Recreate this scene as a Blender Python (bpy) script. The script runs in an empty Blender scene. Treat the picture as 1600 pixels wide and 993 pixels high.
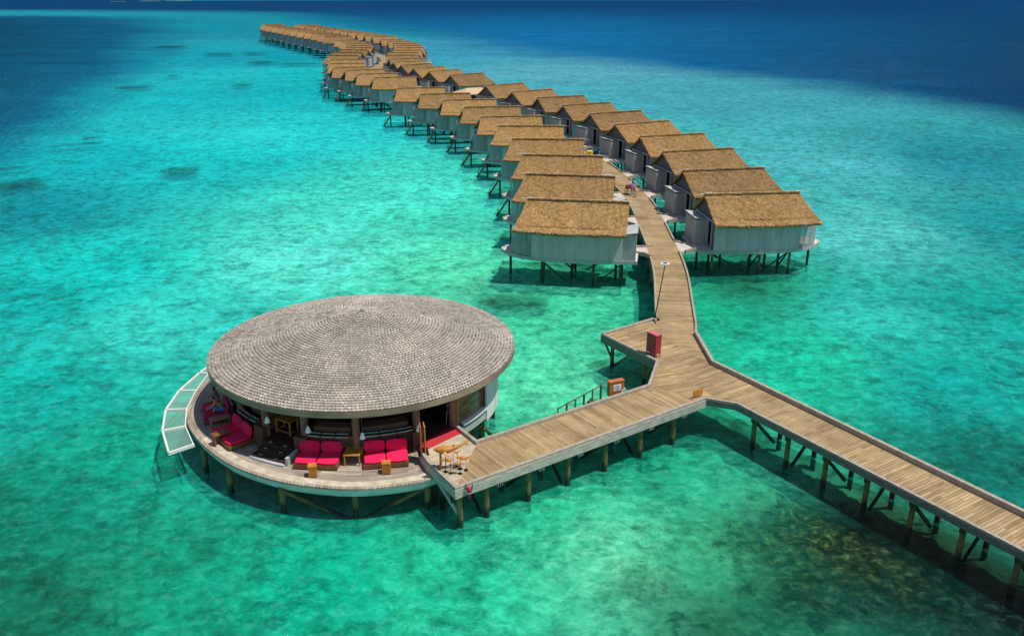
import bpy, math, random
import numpy as np
from mathutils import Vector, Matrix, noise
random.seed(7)
sc = bpy.context.scene
COL = sc.collection
rad = math.radians
# ------------------------------------------------------------------ camera
H = 22.2
F = 1350.0
TH = math.atan((496.5 + 15) / F)
def U(px, py, z):
    """point of the real plane z that was surveyed from the photograph"""
    x = (px - 800) / F; y = -(py - 496.5) / F
    d = (x, math.cos(TH) + y * math.sin(TH), -math.sin(TH) + y * math.cos(TH))
    t = (z - H) / d[2]
    return Vector((d[0] * t, d[1] * t, z))
def PX(p):
    X, Y, Z = p[0], p[1], p[2] - H
    dep = Y * math.cos(TH) - Z * math.sin(TH); up = Y * math.sin(TH) + Z * math.cos(TH)
    return 800 + F * X / dep, 496.5 - F * up / dep
cam = bpy.data.cameras.new('camera'); cam.sensor_width = 36; cam.lens = F / 1600 * 36
cam.clip_start = .5; cam.clip_end = 40000
camo = bpy.data.objects.new('camera', cam); COL.objects.link(camo)
camo.location = (0, 0, H); camo.rotation_euler = (math.pi / 2 - TH, 0, 0)
sc.camera = camo

# ------------------------------------------------------------------ materials
def newmat(name):
    m = bpy.data.materials.new(name); m.use_nodes = True
    nt = m.node_tree; b = nt.nodes['Principled BSDF']
    return m, nt, b
def nd(nt, t, **kw):
    n = nt.nodes.new(t)
    for k, v in kw.items():
        if k.startswith('i_'):
            n.inputs[k[2:].replace('_', ' ')].default_value = v
        else: setattr(n, k, v)
    return n
def math_n(nt, op, a, b=None, c=None):
    n = nt.nodes.new('ShaderNodeMath'); n.operation = op
    for i, q in enumerate((a, b, c)):
        if q is None: continue
        if isinstance(q, (int, float)): n.inputs[i].default_value = q
        else: nt.links.new(q, n.inputs[i])
    return n.outputs[0]
def ramp(nt, fac, stops, interp='LINEAR'):
    n = nt.nodes.new('ShaderNodeValToRGB'); cr = n.color_ramp; cr.interpolation = interp
    while len(cr.elements) < len(stops): cr.elements.new(.5)
    for e, (p, c) in zip(cr.elements, stops):
        e.position = p; e.color = (*c, 1)
    nt.links.new(fac, n.inputs[0]); return n.outputs[0]
def mixc(nt, fac, a, b, mode='MIX'):
    n = nt.nodes.new('ShaderNodeMix'); n.data_type = 'RGBA'; n.blend_type = mode
    for s, q in ((0, fac), (6, a), (7, b)):
        if isinstance(q, (int, float)): n.inputs[s].default_value = q
        elif isinstance(q, tuple): n.inputs[s].default_value = (*q, 1)
        else: nt.links.new(q, n.inputs[s])
    return n.outputs[2]
def noise_n(nt, vec, scale, detail=4, rough=.55):
    n = nt.nodes.new('ShaderNodeTexNoise'); n.inputs['Scale'].default_value = scale
    n.inputs['Detail'].default_value = detail; n.inputs['Roughness'].default_value = rough
    if vec is not None: nt.links.new(vec, n.inputs['Vector'])
    return n.outputs['Fac']
def scaled(nt, vec, s):
    n = nt.nodes.new('ShaderNodeMapping'); n.inputs['Scale'].default_value = s
    nt.links.new(vec, n.inputs['Vector']); return n.outputs[0]
def bump(nt, b, h, strength, dist):
    n = nt.nodes.new('ShaderNodeBump'); n.inputs['Strength'].default_value = strength
    n.inputs['Distance'].default_value = dist
    nt.links.new(h, n.inputs['Height']); nt.links.new(n.outputs[0], b.inputs['Normal'])

def simple(name, c, rough=.7, var=.25, scale=3., stretch=(1, 1, 1), spec=.3, metal=0):
    """a weathered plain surface: base colour with noise variation and slight bump"""
    m, nt, b = newmat(name)
    tc = nd(nt, 'ShaderNodeTexCoord').outputs['Object']
    v = scaled(nt, tc, stretch)
    f = noise_n(nt, v, scale, 5)
    lo = tuple(x * (1 - var) for x in c); hi = tuple(min(1, x * (1 + var)) for x in c)
    nt.links.new(ramp(nt, f, [(.3, lo), (.7, hi)]), b.inputs['Base Color'])
    b.inputs['Roughness'].default_value = rough
    b.inputs['Specular IOR Level'].default_value = spec; b.inputs['Metallic'].default_value = metal
    bump(nt, b, f, .3, .02)
    return m
def planks(name, cols, pw=.14, gap=.09, rough=.8, attr=True, groove=(.05, .038, .028)):
    """boards across the u direction, colour changes from board to board"""
    m, nt, b = newmat(name)
    uv = nd(nt, 'ShaderNodeUVMap').outputs[0]
    sep = nd(nt, 'ShaderNodeSeparateXYZ'); nt.links.new(uv, sep.inputs[0])
    u = math_n(nt, 'DIVIDE', sep.outputs[0], pw)
    fl = math_n(nt, 'FLOOR', u); fr = math_n(nt, 'FRACT', u)
    # half boards end to end: joints every ~2.4 m
    wn = nd(nt, 'ShaderNodeTexWhiteNoise', noise_dimensions='1D'); nt.links.new(fl, wn.inputs['W'])
    jj = math_n(nt, 'ADD', math_n(nt, 'DIVIDE', sep.outputs[1], 2.6), math_n(nt, 'MULTIPLY', wn.outputs['Value'], 3.7))
    jf = math_n(nt, 'FLOOR', jj)
    cmb = nd(nt, 'ShaderNodeCombineXYZ'); nt.links.new(fl, cmb.inputs[0]); nt.links.new(jf, cmb.inputs[1])
    wn2 = nd(nt, 'ShaderNodeTexWhiteNoise', noise_dimensions='2D'); nt.links.new(cmb.outputs[0], wn2.inputs['Vector'])
    c = ramp(nt, wn2.outputs['Value'], [(i / (len(cols) - 1), q) for i, q in enumerate(cols)])
    g = noise_n(nt, scaled(nt, uv, (14, 1.2, 1)), 1.3, 5)
    big = noise_n(nt, scaled(nt, uv, (.35, .6, 1)), 1., 4)
    c = mixc(nt, 1., c, ramp(nt, g, [(.3, (.72, .70, .68)), (.7, (1.12, 1.12, 1.12))]), 'MULTIPLY')
    c = mixc(nt, 1., c, ramp(nt, big, [(.3, (.74, .72, .72)), (.68, (1.15, 1.15, 1.14))]), 'MULTIPLY')
    m1 = math_n(nt, 'LESS_THAN', fr, gap)
    c = mixc(nt, m1, c, groove)
    nt.links.new(c, b.inputs['Base Color']); b.inputs['Roughness'].default_value = rough
    b.inputs['Specular IOR Level'].default_value = .2
    bump(nt, b, math_n(nt, 'ADD', math_n(nt, 'MULTIPLY', m1, -1.), math_n(nt, 'MULTIPLY', g, .3)), .5, .02)
    return m
def rnd_mat(name, stops, rough=.9, var=.15, scale=6, tr=0, spec=.1):
    """colour picked per face by the attribute rnd"""
    m, nt, b = newmat(name)
    a = nd(nt, 'ShaderNodeAttribute', attribute_name='rnd').outputs['Fac']
    c = ramp(nt, a, stops)
    tc = nd(nt, 'ShaderNodeTexCoord').outputs['Object']
    f = noise_n(nt, tc, scale, 4)
    c = mixc(nt, 1., c, ramp(nt, f, [(.3, (1 - var,) * 3), (.7, (1 + var,) * 3)]), 'MULTIPLY')
    f2 = noise_n(nt, tc, .5, 3)
    oi = nd(nt, 'ShaderNodeObjectInfo').outputs['Random']
    c = mixc(nt, 1., c, ramp(nt, f2, [(.3, (.84, .83, .82)), (.7, (1.12, 1.1, 1.06))]), 'MULTIPLY')
    c = mixc(nt, 1., c, ramp(nt, oi, [(0, (.82, .83, .86)), (.5, (1., .99, .97)), (1, (1.13, 1.11, 1.06))]), 'MULTIPLY')
    nt.links.new(c, b.inputs['Base Color']); b.inputs['Roughness'].default_value = rough
    b.inputs['Specular IOR Level'].default_value = spec
    return m
M = {}
M['deck'] = planks('weathered_deck_boards', [(.31, .205, .095), (.44, .31, .155), (.37, .255, .13), (.50, .36, .19), (.28, .19, .09), (.41, .29, .15)], pw=.16)
M['deck_pale'] = planks('pale_deck_boards', [(.50, .40, .27), (.60, .50, .35), (.44, .35, .23), (.66, .56, .42)], pw=.15, gap=.06)
M['deck_grey'] = planks('grey_round_deck_boards', [(.30, .24, .19), (.42, .36, .27), (.36, .29, .23), (.52, .46, .35)], pw=.17)
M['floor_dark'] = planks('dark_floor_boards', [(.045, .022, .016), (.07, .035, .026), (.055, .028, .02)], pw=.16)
M['kerb'] = simple('bleached_kerb_timber', (.35, .295, .23), .75, .25, 4, (1, 1, 1))
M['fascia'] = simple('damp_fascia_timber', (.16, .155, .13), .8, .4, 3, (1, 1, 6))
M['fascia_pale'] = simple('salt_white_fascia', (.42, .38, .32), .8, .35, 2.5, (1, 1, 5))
M['skirt'] = simple('grey_painted_skirt', (.60, .58, .54), .7, .15, 2)
def post_mat(name, c, wet):
    m, nt, b = newmat(name)
    ps = nd(nt, 'ShaderNodeNewGeometry').outputs['Position']
    f = noise_n(nt, ps, 2.4, 5)
    sp = nd(nt, 'ShaderNodeSeparateXYZ'); nt.links.new(ps, sp.inputs[0])
    h = math_n(nt, 'ADD', sp.outputs[2], math_n(nt, 'MULTIPLY', math_n(nt, 'SUBTRACT', f, .5), .9))
    w_ = ramp(nt, h, [(.38, wet), (.62, c)])
    cc = mixc(nt, 1., w_, ramp(nt, f, [(.3, (.5, .55, .5)), (.7, (1.4, 1.4, 1.3))]), 'MULTIPLY')
    nt.links.new(cc, b.inputs['Base Color']); b.inputs['Roughness'].default_value = .6; bump(nt, b, f, .4, .03)
    return m
M['post'] = post_mat('algae_stained_post', (.15, .115, .045), (.016, .017, .010))
M['post_dark'] = post_mat('dark_wet_post', (.045, .035, .02), (.010, .011, .008))
M['wallgrey'] = simple('grey_green_weatherboard', (.43, .44, .40), .75, .16, 1.6, (1, 1, .35))
M['wallend'] = simple('grey_plank_gable', (.125, .12, .13), .8, .2, 2.5, (1, 1, .2))
M['wallbox'] = simple('grey_porch_boarding', (.38, .36, .345), .8, .12, 2.5, (1, 1, .3))
M['trim'] = simple('pale_grey_trim', (.44, .45, .46), .6, .15, 2)
M['screen'] = simple('grey_louvre_slats', (.33, .36, .335), .7, .15, 3)
M['vdeck'] = planks('villa_deck_boards', [(.62, .55, .47), (.72, .65, .57), (.56, .49, .42)], pw=.15, gap=.05)
M['void'] = simple('dark_doorway', (.012, .011, .012), .6, .3, 3)
M['glass'] = simple('dark_window_glass', (.012, .03, .032), .08, .3, 2, spec=.6)
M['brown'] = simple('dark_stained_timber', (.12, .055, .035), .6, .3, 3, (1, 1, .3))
M['brown_mid'] = simple('brown_column_timber', (.22, .115, .075), .55, .25, 3, (1, 1, .25))
M['brown_red'] = simple('reddish_brown_cladding', (.27, .12, .07), .5, .35, 1.5, (1, 1, 4))
M['teak'] = simple('oiled_teak', (.50, .20, .035), .5, .3, 5, (1, 1, 5))
M['teak_dark'] = simple('brown_teak', (.21, .075, .025), .5, .3, 4)
M['white'] = simple('white_render', (.74, .71, .66), .7, .06, 1.5)
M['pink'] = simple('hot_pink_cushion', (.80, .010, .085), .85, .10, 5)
M['crimson'] = simple('pink_cushion_shade_tinted', (.42, .008, .05), .85, .12, 5)  # darker copy of the pink, the eave's shade is in the colour
M['carpet'] = simple('red_carpet', (.45, .03, .035), .95, .2, 9)
M['carpet_dark'] = simple('dark_red_patterned_carpet', (.16, .012, .02), .95, .7, 14)
M['redbox'] = simple('dark_red_paint', (.36, .035, .045), .45, .15, 1.5)
M['rust'] = simple('orange_brown_wood', (.42, .13, .04), .6, .2, 4, (1, 1, 4))
M['orange'] = simple('orange_sign_board', (.55, .22, .03), .6, .25, 5)
M['whale'] = simple('polished_carved_wood', (.55, .20, .025), .35, .35, 3, (3, 1, 1), spec=.5)
M['metal'] = simple('dark_metal', (.03, .03, .035), .4, .2, 4, metal=.6)
M['rail'] = simple('greenish_rail_wood', (.11, .085, .04), .7, .3, 4)
M['panel'] = simple('solar_cell_blue', (.02, .04, .12), .2, .2, 6, spec=.6)
M['paper'] = simple('white_paper', (.8, .8, .78), .6, .04, 5)
M['ink'] = simple('grey_ink', (.12, .12, .13), .7, .1, 5)
M['rope'] = simple('white_rope', (.7, .68, .62), .9, .1, 8)
M['skin'] = simple('skin_tan', (.50, .27, .15), .5, .08, 6)
M['skin_dark'] = simple('skin_brown', (.28, .14, .08), .5, .08, 6)
M['hair'] = simple('black_hair', (.012, .01, .01), .5, .3, 20)
M['blue'] = simple('blue_fabric', (.06, .22, .55), .85, .45, 12)
M['navy'] = simple('navy_fabric', (.02, .05, .20), .85, .3, 9)
M['shirt'] = simple('pale_blue_shirt', (.55, .68, .75), .85, .1, 9)
M['green'] = simple('green_towel', (.05, .42, .05), .9, .3, 9)
M['yellow'] = simple('yellow_plastic', (.85, .60, .02), .4, .1, 4)
M['bluebin'] = simple('dark_blue_plastic', (.01, .03, .14), .4, .1, 4)
M['purple'] = simple('purple_cloth', (.16, .01, .10), .9, .3, 8)
M['tyre'] = simple('black_rubber', (.015, .015, .015), .8, .2, 8)
M['canvas'] = simple('pale_shingle_cover', (.55, .38, .22), .85, .1, 2)
M['lamp'] = simple('white_lamp_glass', (.85, .85, .86), .3, .03, 5)
M['yellow_light'] = simple('brass_step_light', (.8, .65, .2), .3, .05, 5)
M['thatch'] = rnd_mat('golden_thatch', [(0, (.115, .065, .026)), (.28, (.26, .152, .062)), (.55, (.37, .224, .095)), (.85, (.475, .305, .138)), (1, (.60, .415, .21))], var=.22, scale=3)
M['shingle'] = rnd_mat('silver_grey_shingle', [(0, (.25, .215, .18)), (.5, (.37, .325, .28)), (1, (.50, .455, .40))], var=.1, scale=1, spec=.2)
M['shingle_gap'] = simple('dark_shingle_underlay', (.04, .03, .024), .9, .3, 4)
def glass_floor():
    m, nt, b = newmat('clear_floor_glass')
    nt.nodes.remove(b); out = nt.nodes['Material Output']
    t = nd(nt, 'ShaderNodeBsdfTransparent'); t.inputs[0].default_value = (.78, .93, .88, 1)
    d = nd(nt, 'ShaderNodeBsdfPrincipled'); d.inputs['Base Color'].default_value = (.38, .62, .52, 1); d.inputs['Roughness'].default_value = .1
    mx = nd(nt, 'ShaderNodeMixShader'); mx.inputs[0].default_value = .24
    nt.links.new(t.outputs[0], mx.inputs[1]); nt.links.new(d.outputs[0], mx.inputs[2]); nt.links.new(mx.outputs[0], out.inputs[0])
    return m
M['glass_floor'] = glass_floor()
def window_wall():
    """curved glazed wall with slanting reflections painted into the colour"""
    m, nt, b = newmat('glazed_wall_painted_reflections')
    uv = nd(nt, 'ShaderNodeUVMap').outputs[0]
    mp = nt.nodes.new('ShaderNodeMapping'); mp.inputs['Scale'].default_value = (.5, 3.2, 1); mp.inputs['Rotation'].default_value = (0, 0, rad(12))
    nt.links.new(uv, mp.inputs[0])
    f = noise_n(nt, mp.outputs[0], 1.8, 5)
    nt.links.new(ramp(nt, f, [(.25, (.05, .03, .02)), (.45, (.20, .12, .05)), (.6, (.30, .22, .12)), (.75, (.12, .18, .14))]), b.inputs['Base Color'])  # streaks of reflection mixed into the base colour
    b.inputs['Roughness'].default_value = .15
    return m
M['glazing_reflect'] = window_wall()

# ------------------------------------------------------------------ mesh builder
class MB:
    def __init__(s): s.v = []; s.f = []; s.uv = []; s.r = []
    def face(s, idx, uv=None, r=.5): s.f.append(idx); s.uv.append(uv); s.r.append(r)
    def add(s, vs, fs, r=.5, uvs=None):
        b = len(s.v); s.v += [tuple(q) for q in vs]
        for i, f in enumerate(fs): s.face([b + j for j in f], uvs[i] if uvs else None, r)
    def box(s, c, d, rz=0, r=.5, ax=None):
        """box centred at c, sizes d, turned rz about z (or full matrix ax)"""
        m = ax if ax is not None else Matrix.Rotation(rz, 3, 'Z')
        vs = [Vector(c) + m @ Vector((sx * d[0] / 2, sy * d[1] / 2, sz * d[2] / 2)) for sx in (-1, 1) for sy in (-1, 1) for sz in (-1, 1)]
        s.add(vs, [(0, 1, 3, 2), (4, 6, 7, 5), (0, 4, 5, 1), (2, 3, 7, 6), (0, 2, 6, 4), (1, 5, 7, 3)], r)
    def bar(s, p, q, w, h, r=.5):
        p = Vector(p); q = Vector(q); d = (q - p); L = d.length; d.normalize()
        up = Vector((0, 0, 1)) if abs(d.z) < .98 else Vector((0, 1, 0))
        sd = d.cross(up).normalized(); u2 = sd.cross(d)
        s.box((p + q) / 2, (L, w, h), ax=Matrix((d, sd, u2)).transposed(), r=r)
    def cyl(s, p, q, r0, r1=None, n=10, r=.5, caps=True):
        r1 = r0 if r1 is None else r1
        p = Vector(p); q = Vector(q); d = (q - p).normalized()
        a = Vector((1, 0, 0)) if abs(d.x) < .9 else Vector((0, 1, 0))
        e = d.cross(a).normalized(); g = d.cross(e)
        vs = []
        for k in range(n):
            t = 2 * math.pi * k / n; o = e * math.cos(t) + g * math.sin(t)
            vs += [p + o * r0, q + o * r1]
        fs = [(2 * k, 2 * ((k + 1) % n), 2 * ((k + 1) % n) + 1, 2 * k + 1) for k in range(n)]
        if caps: fs += [tuple(2 * k for k in range(n))[::-1], tuple(2 * k + 1 for k in range(n))]
        s.add(vs, fs, r)
    def prism(s, poly, z0, z1, dirv=None, r=.5, sides=True):
        """closed plan polygon between two heights; the top carries a plank uv (u along dirv)"""
        n = len(poly); P = [Vector((p[0], p[1], 0)) for p in poly]
        area = sum(P[i].x * P[(i + 1) % n].y - P[(i + 1) % n].x * P[i].y for i in range(n))
        if area < 0: P = P[::-1]
        b = len(s.v)
        s.v += [(p.x, p.y, z0) for p in P] + [(p.x, p.y, z1) for p in P]
        d = Vector(dirv[:2]).normalized() if dirv else Vector((1, 0)); nn = Vector((-d.y, d.x))
        uv = [(Vector(p[:2]).dot(d), Vector(p[:2]).dot(nn)) for p in P]
        s.face([b + n + i for i in range(n)], uv, r); s.face([b + i for i in range(n)][::-1], uv[::-1], r)
        if sides:
            for i in range(n):
                j = (i + 1) % n; L = (P[j] - P[i]).length
                s.face([b + i, b + j, b + n + j, b + n + i], [(.03, 0), (.03, L), (.05, L), (.05, 0)], r)
    def strip(s, pts, o0, o1, z0, z1, closed=False, r=.5):
        """mitred beam along a polyline, between sideways offsets o0 and o1 (left positive)"""
        n = len(pts); P = [Vector((p[0], p[1])) for p in pts]; rows = []
        for i in range(n):
            a = P[(i - 1) % n] if (closed or i > 0) else None
            c = P[(i + 1) % n] if (closed or i < n - 1) else None
            ds = []
            if a is not None: ds.append((P[i] - a).normalized())
            if c is not None: ds.append((c - P[i]).normalized())
            ns = [Vector((-d.y, d.x)) for d in ds]
            if len(ns) == 2:
                m = (ns[0] + ns[1]); m.normalize(); k = 1 / max(.35, m.dot(ns[0])); m = m * k
            else: m = ns[0]
            rows.append([(P[i] + m * o).to_tuple() for o in (o0, o1)])
        b = len(s.v)
        for q in rows:
            s.v += [(*q[0], z0), (*q[1], z0), (*q[1], z1), (*q[0], z1)]
        m = n if closed else n - 1
        for i in range(m):
            j = (i + 1) % n; A = b + 4 * i; B = b + 4 * j
            for k in range(4): s.face([A + k, A + (k + 1) % 4, B + (k + 1) % 4, B + k], None, r)
        if not closed:
            s.face([b, b + 3, b + 2, b + 1]); e = b + 4 * (n - 1); s.face([e, e + 1, e + 2, e + 3])
    def arc(s, c, r0, r1, z0, z1, a0, a1, n, r=.5):
        """ring segment wall"""
        pts = [(c[0] + math.cos(a0 + (a1 - a0) * i / n), c[1] + math.sin(a0 + (a1 - a0) * i / n)) for i in range(n + 1)]
        b = len(s.v); L = 0
        for i in range(n + 1):
            a = a0 + (a1 - a0) * i / n; cs, sn = math.cos(a), math.sin(a)
            s.v += [(c[0] + cs * r0, c[1] + sn * r0, z0), (c[0] + cs * r1, c[1] + sn * r1, z0), (c[0] + cs * r1, c[1] + sn * r1, z1), (c[0] + cs * r0, c[1] + sn * r0, z1)]
        st = abs(a1 - a0) / n * r1
        for i in range(n):
            A = b + 4 * i; B = A + 4
            for k in range(4):
                s.face([A + k, A + (k + 1) % 4, B + (k + 1) % 4, B + k], [(i * st, z0), (i * st, z1), ((i + 1) * st, z1), ((i + 1) * st, z0)], r)
        s.face([b, b + 3, b + 2, b + 1]); e = b + 4 * n; s.face([e, e + 1, e + 2, e + 3])
    def build(s, name, mat, parent=None, world=False, smooth=False):
        me = bpy.data.meshes.new(name); off = Vector((0, 0, 0))
        if world and parent is not None: off = root_loc(parent)
        me.from_pydata([(Vector(q) - off).to_tuple() for q in s.v], [], s.f)
        uvl = me.uv_layers.new(name='UVMap'); data = np.zeros(len(me.loops) * 2, dtype=np.float32); k = 0
        for f, uv in zip(s.f, s.uv):
            for j in range(len(f)):
                if uv: data[2 * k] = uv[j][0]; data[2 * k + 1] = uv[j][1]
                else:
                    q = s.v[f[j]]; data[2 * k] = q[0]; data[2 * k + 1] = q[1]
                k += 1
        uvl.data.foreach_set('uv', data)
        at = me.attributes.new('rnd', 'FLOAT', 'FACE'); at.data.foreach_set('value', s.r)
        me.materials.append(mat if not isinstance(mat, str) else M[mat])
        if smooth: me.polygons.foreach_set('use_smooth', [True] * len(me.polygons))
        me.update()
        o = bpy.data.objects.new(name, me); COL.objects.link(o)
        if parent is not None: o.parent = parent
        return o
def root_loc(p):
    l = Vector((0, 0, 0))
    while p is not None: l += Vector(p.location); p = p.parent
    return l
def tag(o, label=None, cat=None, group=None, kind=None):
    if label: o['label'] = label
    if cat: o['category'] = cat
    if group: o['group'] = group
    if kind: o['kind'] = kind
    return o
def thing(name, label, cat, loc=(0, 0, 0), rz=0, group=None):
    o = bpy.data.objects.new(name, None); COL.objects.link(o); o.empty_display_size = .2
    o.location = loc; o.rotation_euler = (0, 0, rz)
    return tag(o, label, cat, group)
def children(o): return [c for c in KIDS.get(o.name, [])]
KIDS = {}
def copy_thing(root, loc, rz, label, skip=(), scale=None):
    r = root.copy(); COL.objects.link(r); r.location = loc; r.rotation_euler = (0, 0, rz); r['label'] = label
    if scale: r.scale = scale
    for ch in root.children:
        if ch.name.split('.')[0] in skip: continue
        c = ch.copy(); COL.objects.link(c); c.parent = r
        for g in ch.children:
            d = g.copy(); COL.objects.link(d); d.parent = c
    return r
def skin(name, joints, edges, mat, parent, sub=2, world=False):
    """grow one smooth surface over a skeleton of joints"""
    names = list(joints); me = bpy.data.meshes.new(name)
    me.from_pydata([Vector(joints[k][0]) for k in names], [(names.index(a), names.index(b)) for a, b in edges], [])
    o = bpy.data.objects.new(name, me); COL.objects.link(o)
    md = o.modifiers.new('skin', 'SKIN'); md.use_smooth_shade = True
    lay = me.skin_vertices[0] if me.skin_vertices else None
    if lay is None:
        bm_add = me.attributes
    for i, k in enumerate(names):
        rr = joints[k][1]; rr = rr if isinstance(rr, tuple) else (rr, rr)
        me.skin_vertices[0].data[i].radius = rr
        me.skin_vertices[0].data[i].use_root = (i == 0)
    s = o.modifiers.new('sub', 'SUBSURF'); s.levels = sub; s.render_levels = sub
    bpy.context.view_layer.update()
    dg = bpy.context.evaluated_depsgraph_get()
    nm = bpy.data.meshes.new_from_object(o.evaluated_get(dg)); nm.name = name
    o.modifiers.clear(); o.data = nm; nm.materials.clear(); nm.materials.append(M[mat])
    nm.polygons.foreach_set('use_smooth', [True] * len(nm.polygons))
    o.parent = parent
    return o

# ------------------------------------------------------------------ light and sky
w = bpy.data.worlds.new('World'); sc.world = w; w.use_nodes = True
nt = w.node_tree; bg = nt.nodes['Background']
sky = nt.nodes.new('ShaderNodeTexSky'); sky.sky_type = 'NISHITA'; sky.sun_disc = False
sdir = Vector((.40, -.14, 1)).normalized()
sky.sun_elevation = math.asin(sdir.z); sky.sun_rotation = math.atan2(sdir.x, sdir.y)
sky.air_density = 1.; sky.dust_density = .5; sky.ozone_density = 1.5
nt.links.new(sky.outputs[0], bg.inputs[0]); bg.inputs[1].default_value = .10
sl = bpy.data.lights.new('sun', 'SUN'); sl.energy = 4.05; sl.angle = rad(.5); sl.color = (1, .965, .9)
so = bpy.data.objects.new('sun', sl); COL.objects.link(so)
so.rotation_euler = sdir.to_track_quat('Z', 'Y').to_euler(); so.location = (0, 0, 60)
sc.view_settings.view_transform = 'Standard'; sc.view_settings.look = 'None'
sc.view_settings.exposure = .12; sc.view_settings.gamma = 1
sc.render.engine = 'CYCLES'
sc.cycles.transparent_max_bounces = 12; sc.cycles.max_bounces = 6

# ------------------------------------------------------------------ lagoon
def lp(px, py):
    """where a feature of the lagoon lies, as bearing and log distance from the island's survey origin"""
    p = U(px, py, 0); return math.atan2(p.x, p.y), math.log(math.hypot(p.x, p.y))
def s2l(c): return tuple(((x / 255) / 12.92 if x < 10 else ((x / 255 + .055) / 1.055) ** 2.4) for x in c)
# water colour of turquoise sand, deep channel, reef; corner and villa-side shade painted in
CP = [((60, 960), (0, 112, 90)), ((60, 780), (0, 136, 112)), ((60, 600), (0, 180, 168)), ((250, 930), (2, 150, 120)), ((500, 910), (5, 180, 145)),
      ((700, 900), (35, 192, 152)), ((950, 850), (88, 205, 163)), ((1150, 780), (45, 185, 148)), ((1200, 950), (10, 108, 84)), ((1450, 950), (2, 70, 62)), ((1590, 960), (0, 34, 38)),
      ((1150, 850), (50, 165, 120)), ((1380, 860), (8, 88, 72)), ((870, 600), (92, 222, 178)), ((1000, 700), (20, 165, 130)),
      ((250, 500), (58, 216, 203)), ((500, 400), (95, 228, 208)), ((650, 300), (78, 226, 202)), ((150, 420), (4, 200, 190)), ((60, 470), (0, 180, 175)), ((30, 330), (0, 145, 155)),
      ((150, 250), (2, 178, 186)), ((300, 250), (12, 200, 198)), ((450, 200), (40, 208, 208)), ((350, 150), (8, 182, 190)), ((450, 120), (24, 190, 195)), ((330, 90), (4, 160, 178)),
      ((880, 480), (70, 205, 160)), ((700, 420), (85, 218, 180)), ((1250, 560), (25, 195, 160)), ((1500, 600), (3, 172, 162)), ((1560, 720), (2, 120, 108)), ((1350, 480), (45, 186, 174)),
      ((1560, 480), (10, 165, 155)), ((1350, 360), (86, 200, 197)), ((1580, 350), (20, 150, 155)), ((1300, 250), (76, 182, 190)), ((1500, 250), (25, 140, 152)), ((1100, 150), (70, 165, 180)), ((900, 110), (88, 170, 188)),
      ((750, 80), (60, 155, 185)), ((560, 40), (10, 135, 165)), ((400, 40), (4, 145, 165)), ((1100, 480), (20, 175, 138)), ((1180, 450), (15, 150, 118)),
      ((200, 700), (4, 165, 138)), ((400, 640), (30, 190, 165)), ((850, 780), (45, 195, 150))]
DEEP_R = [(-400, 17), (0, 17), (300, 19), (400, 21), (480, 30), (560, 42), (700, 66), (800, 84), (1000, 108), (1200, 128), (1400, 160), (1600, 190), (2100, 250), (3200, 200), (3200, -13), (-400, -13)]
DEEP_L = [(-900, 24), (0, 24), (200, 25), (272, 33), (275, 60), (235, 110), (160, 165), (70, 215), (0, 270), (-250, 420), (-900, 600)]
PATCH = [((118, 226), .035, .025), ((204, 137), .025, .035), ((18, 288), .04, .05), ((12, 263), .03, .02), ((405, 98), .018, .035), ((282, 266), .025, .03), ((270, 73), .03, .04), ((345, 84), .02, .03),
         ((232, 408), .012, .018), ((380, 133), .014, .03), ((270, 119), .01, .02), ((140, 215), .012, .012), ((1200, 352), .03, .02), ((1180, 440), .02, .02), ((1000, 385), .05, .04), ((800, 470), .06, .05), ((470, 100), .03, .02), ((395, 83), .02, .02)]
REEF = [((1330, 850), .15, .12, 1.3), ((1260, 915), .07, .08, .8), ((1010, 900), .07, .07, .55), ((1100, 960), .12, .09, .5), ((1480, 920), .12, .14, .5), ((1150, 440), .06, .07, .5), ((740, 440), .05, .07, .35), ((130, 930), .14, .12, .25), ((330, 830), .08, .1, .15), ((1000, 590), .09, .1, .25)]
def poly_sd(pts, T, R):
    """signed distance to a polygon in (bearing, log distance); negative inside"""
    P = np.array(pts); d = np.full(T.shape, 1e9); ins = np.zeros(T.shape, bool)
    for i in range(len(P)):
        a = P[i]; b = P[(i + 1) % len(P)]; e = b - a; L = max(1e-12, (e ** 2).sum())
        t = np.clip(((T - a[0]) * e[0] + (R - a[1]) * e[1]) / L, 0, 1)
        d = np.minimum(d, np.hypot(T - a[0] - t * e[0], R - a[1] - t * e[1]))
        c = ((a[1] > R) != (b[1] > R)) & (T < (b[0] - a[0]) * (R - a[1]) / (b[1] - a[1] + 1e-12) + a[0])
        ins ^= c
    return np.where(ins, -d, d)
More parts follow.
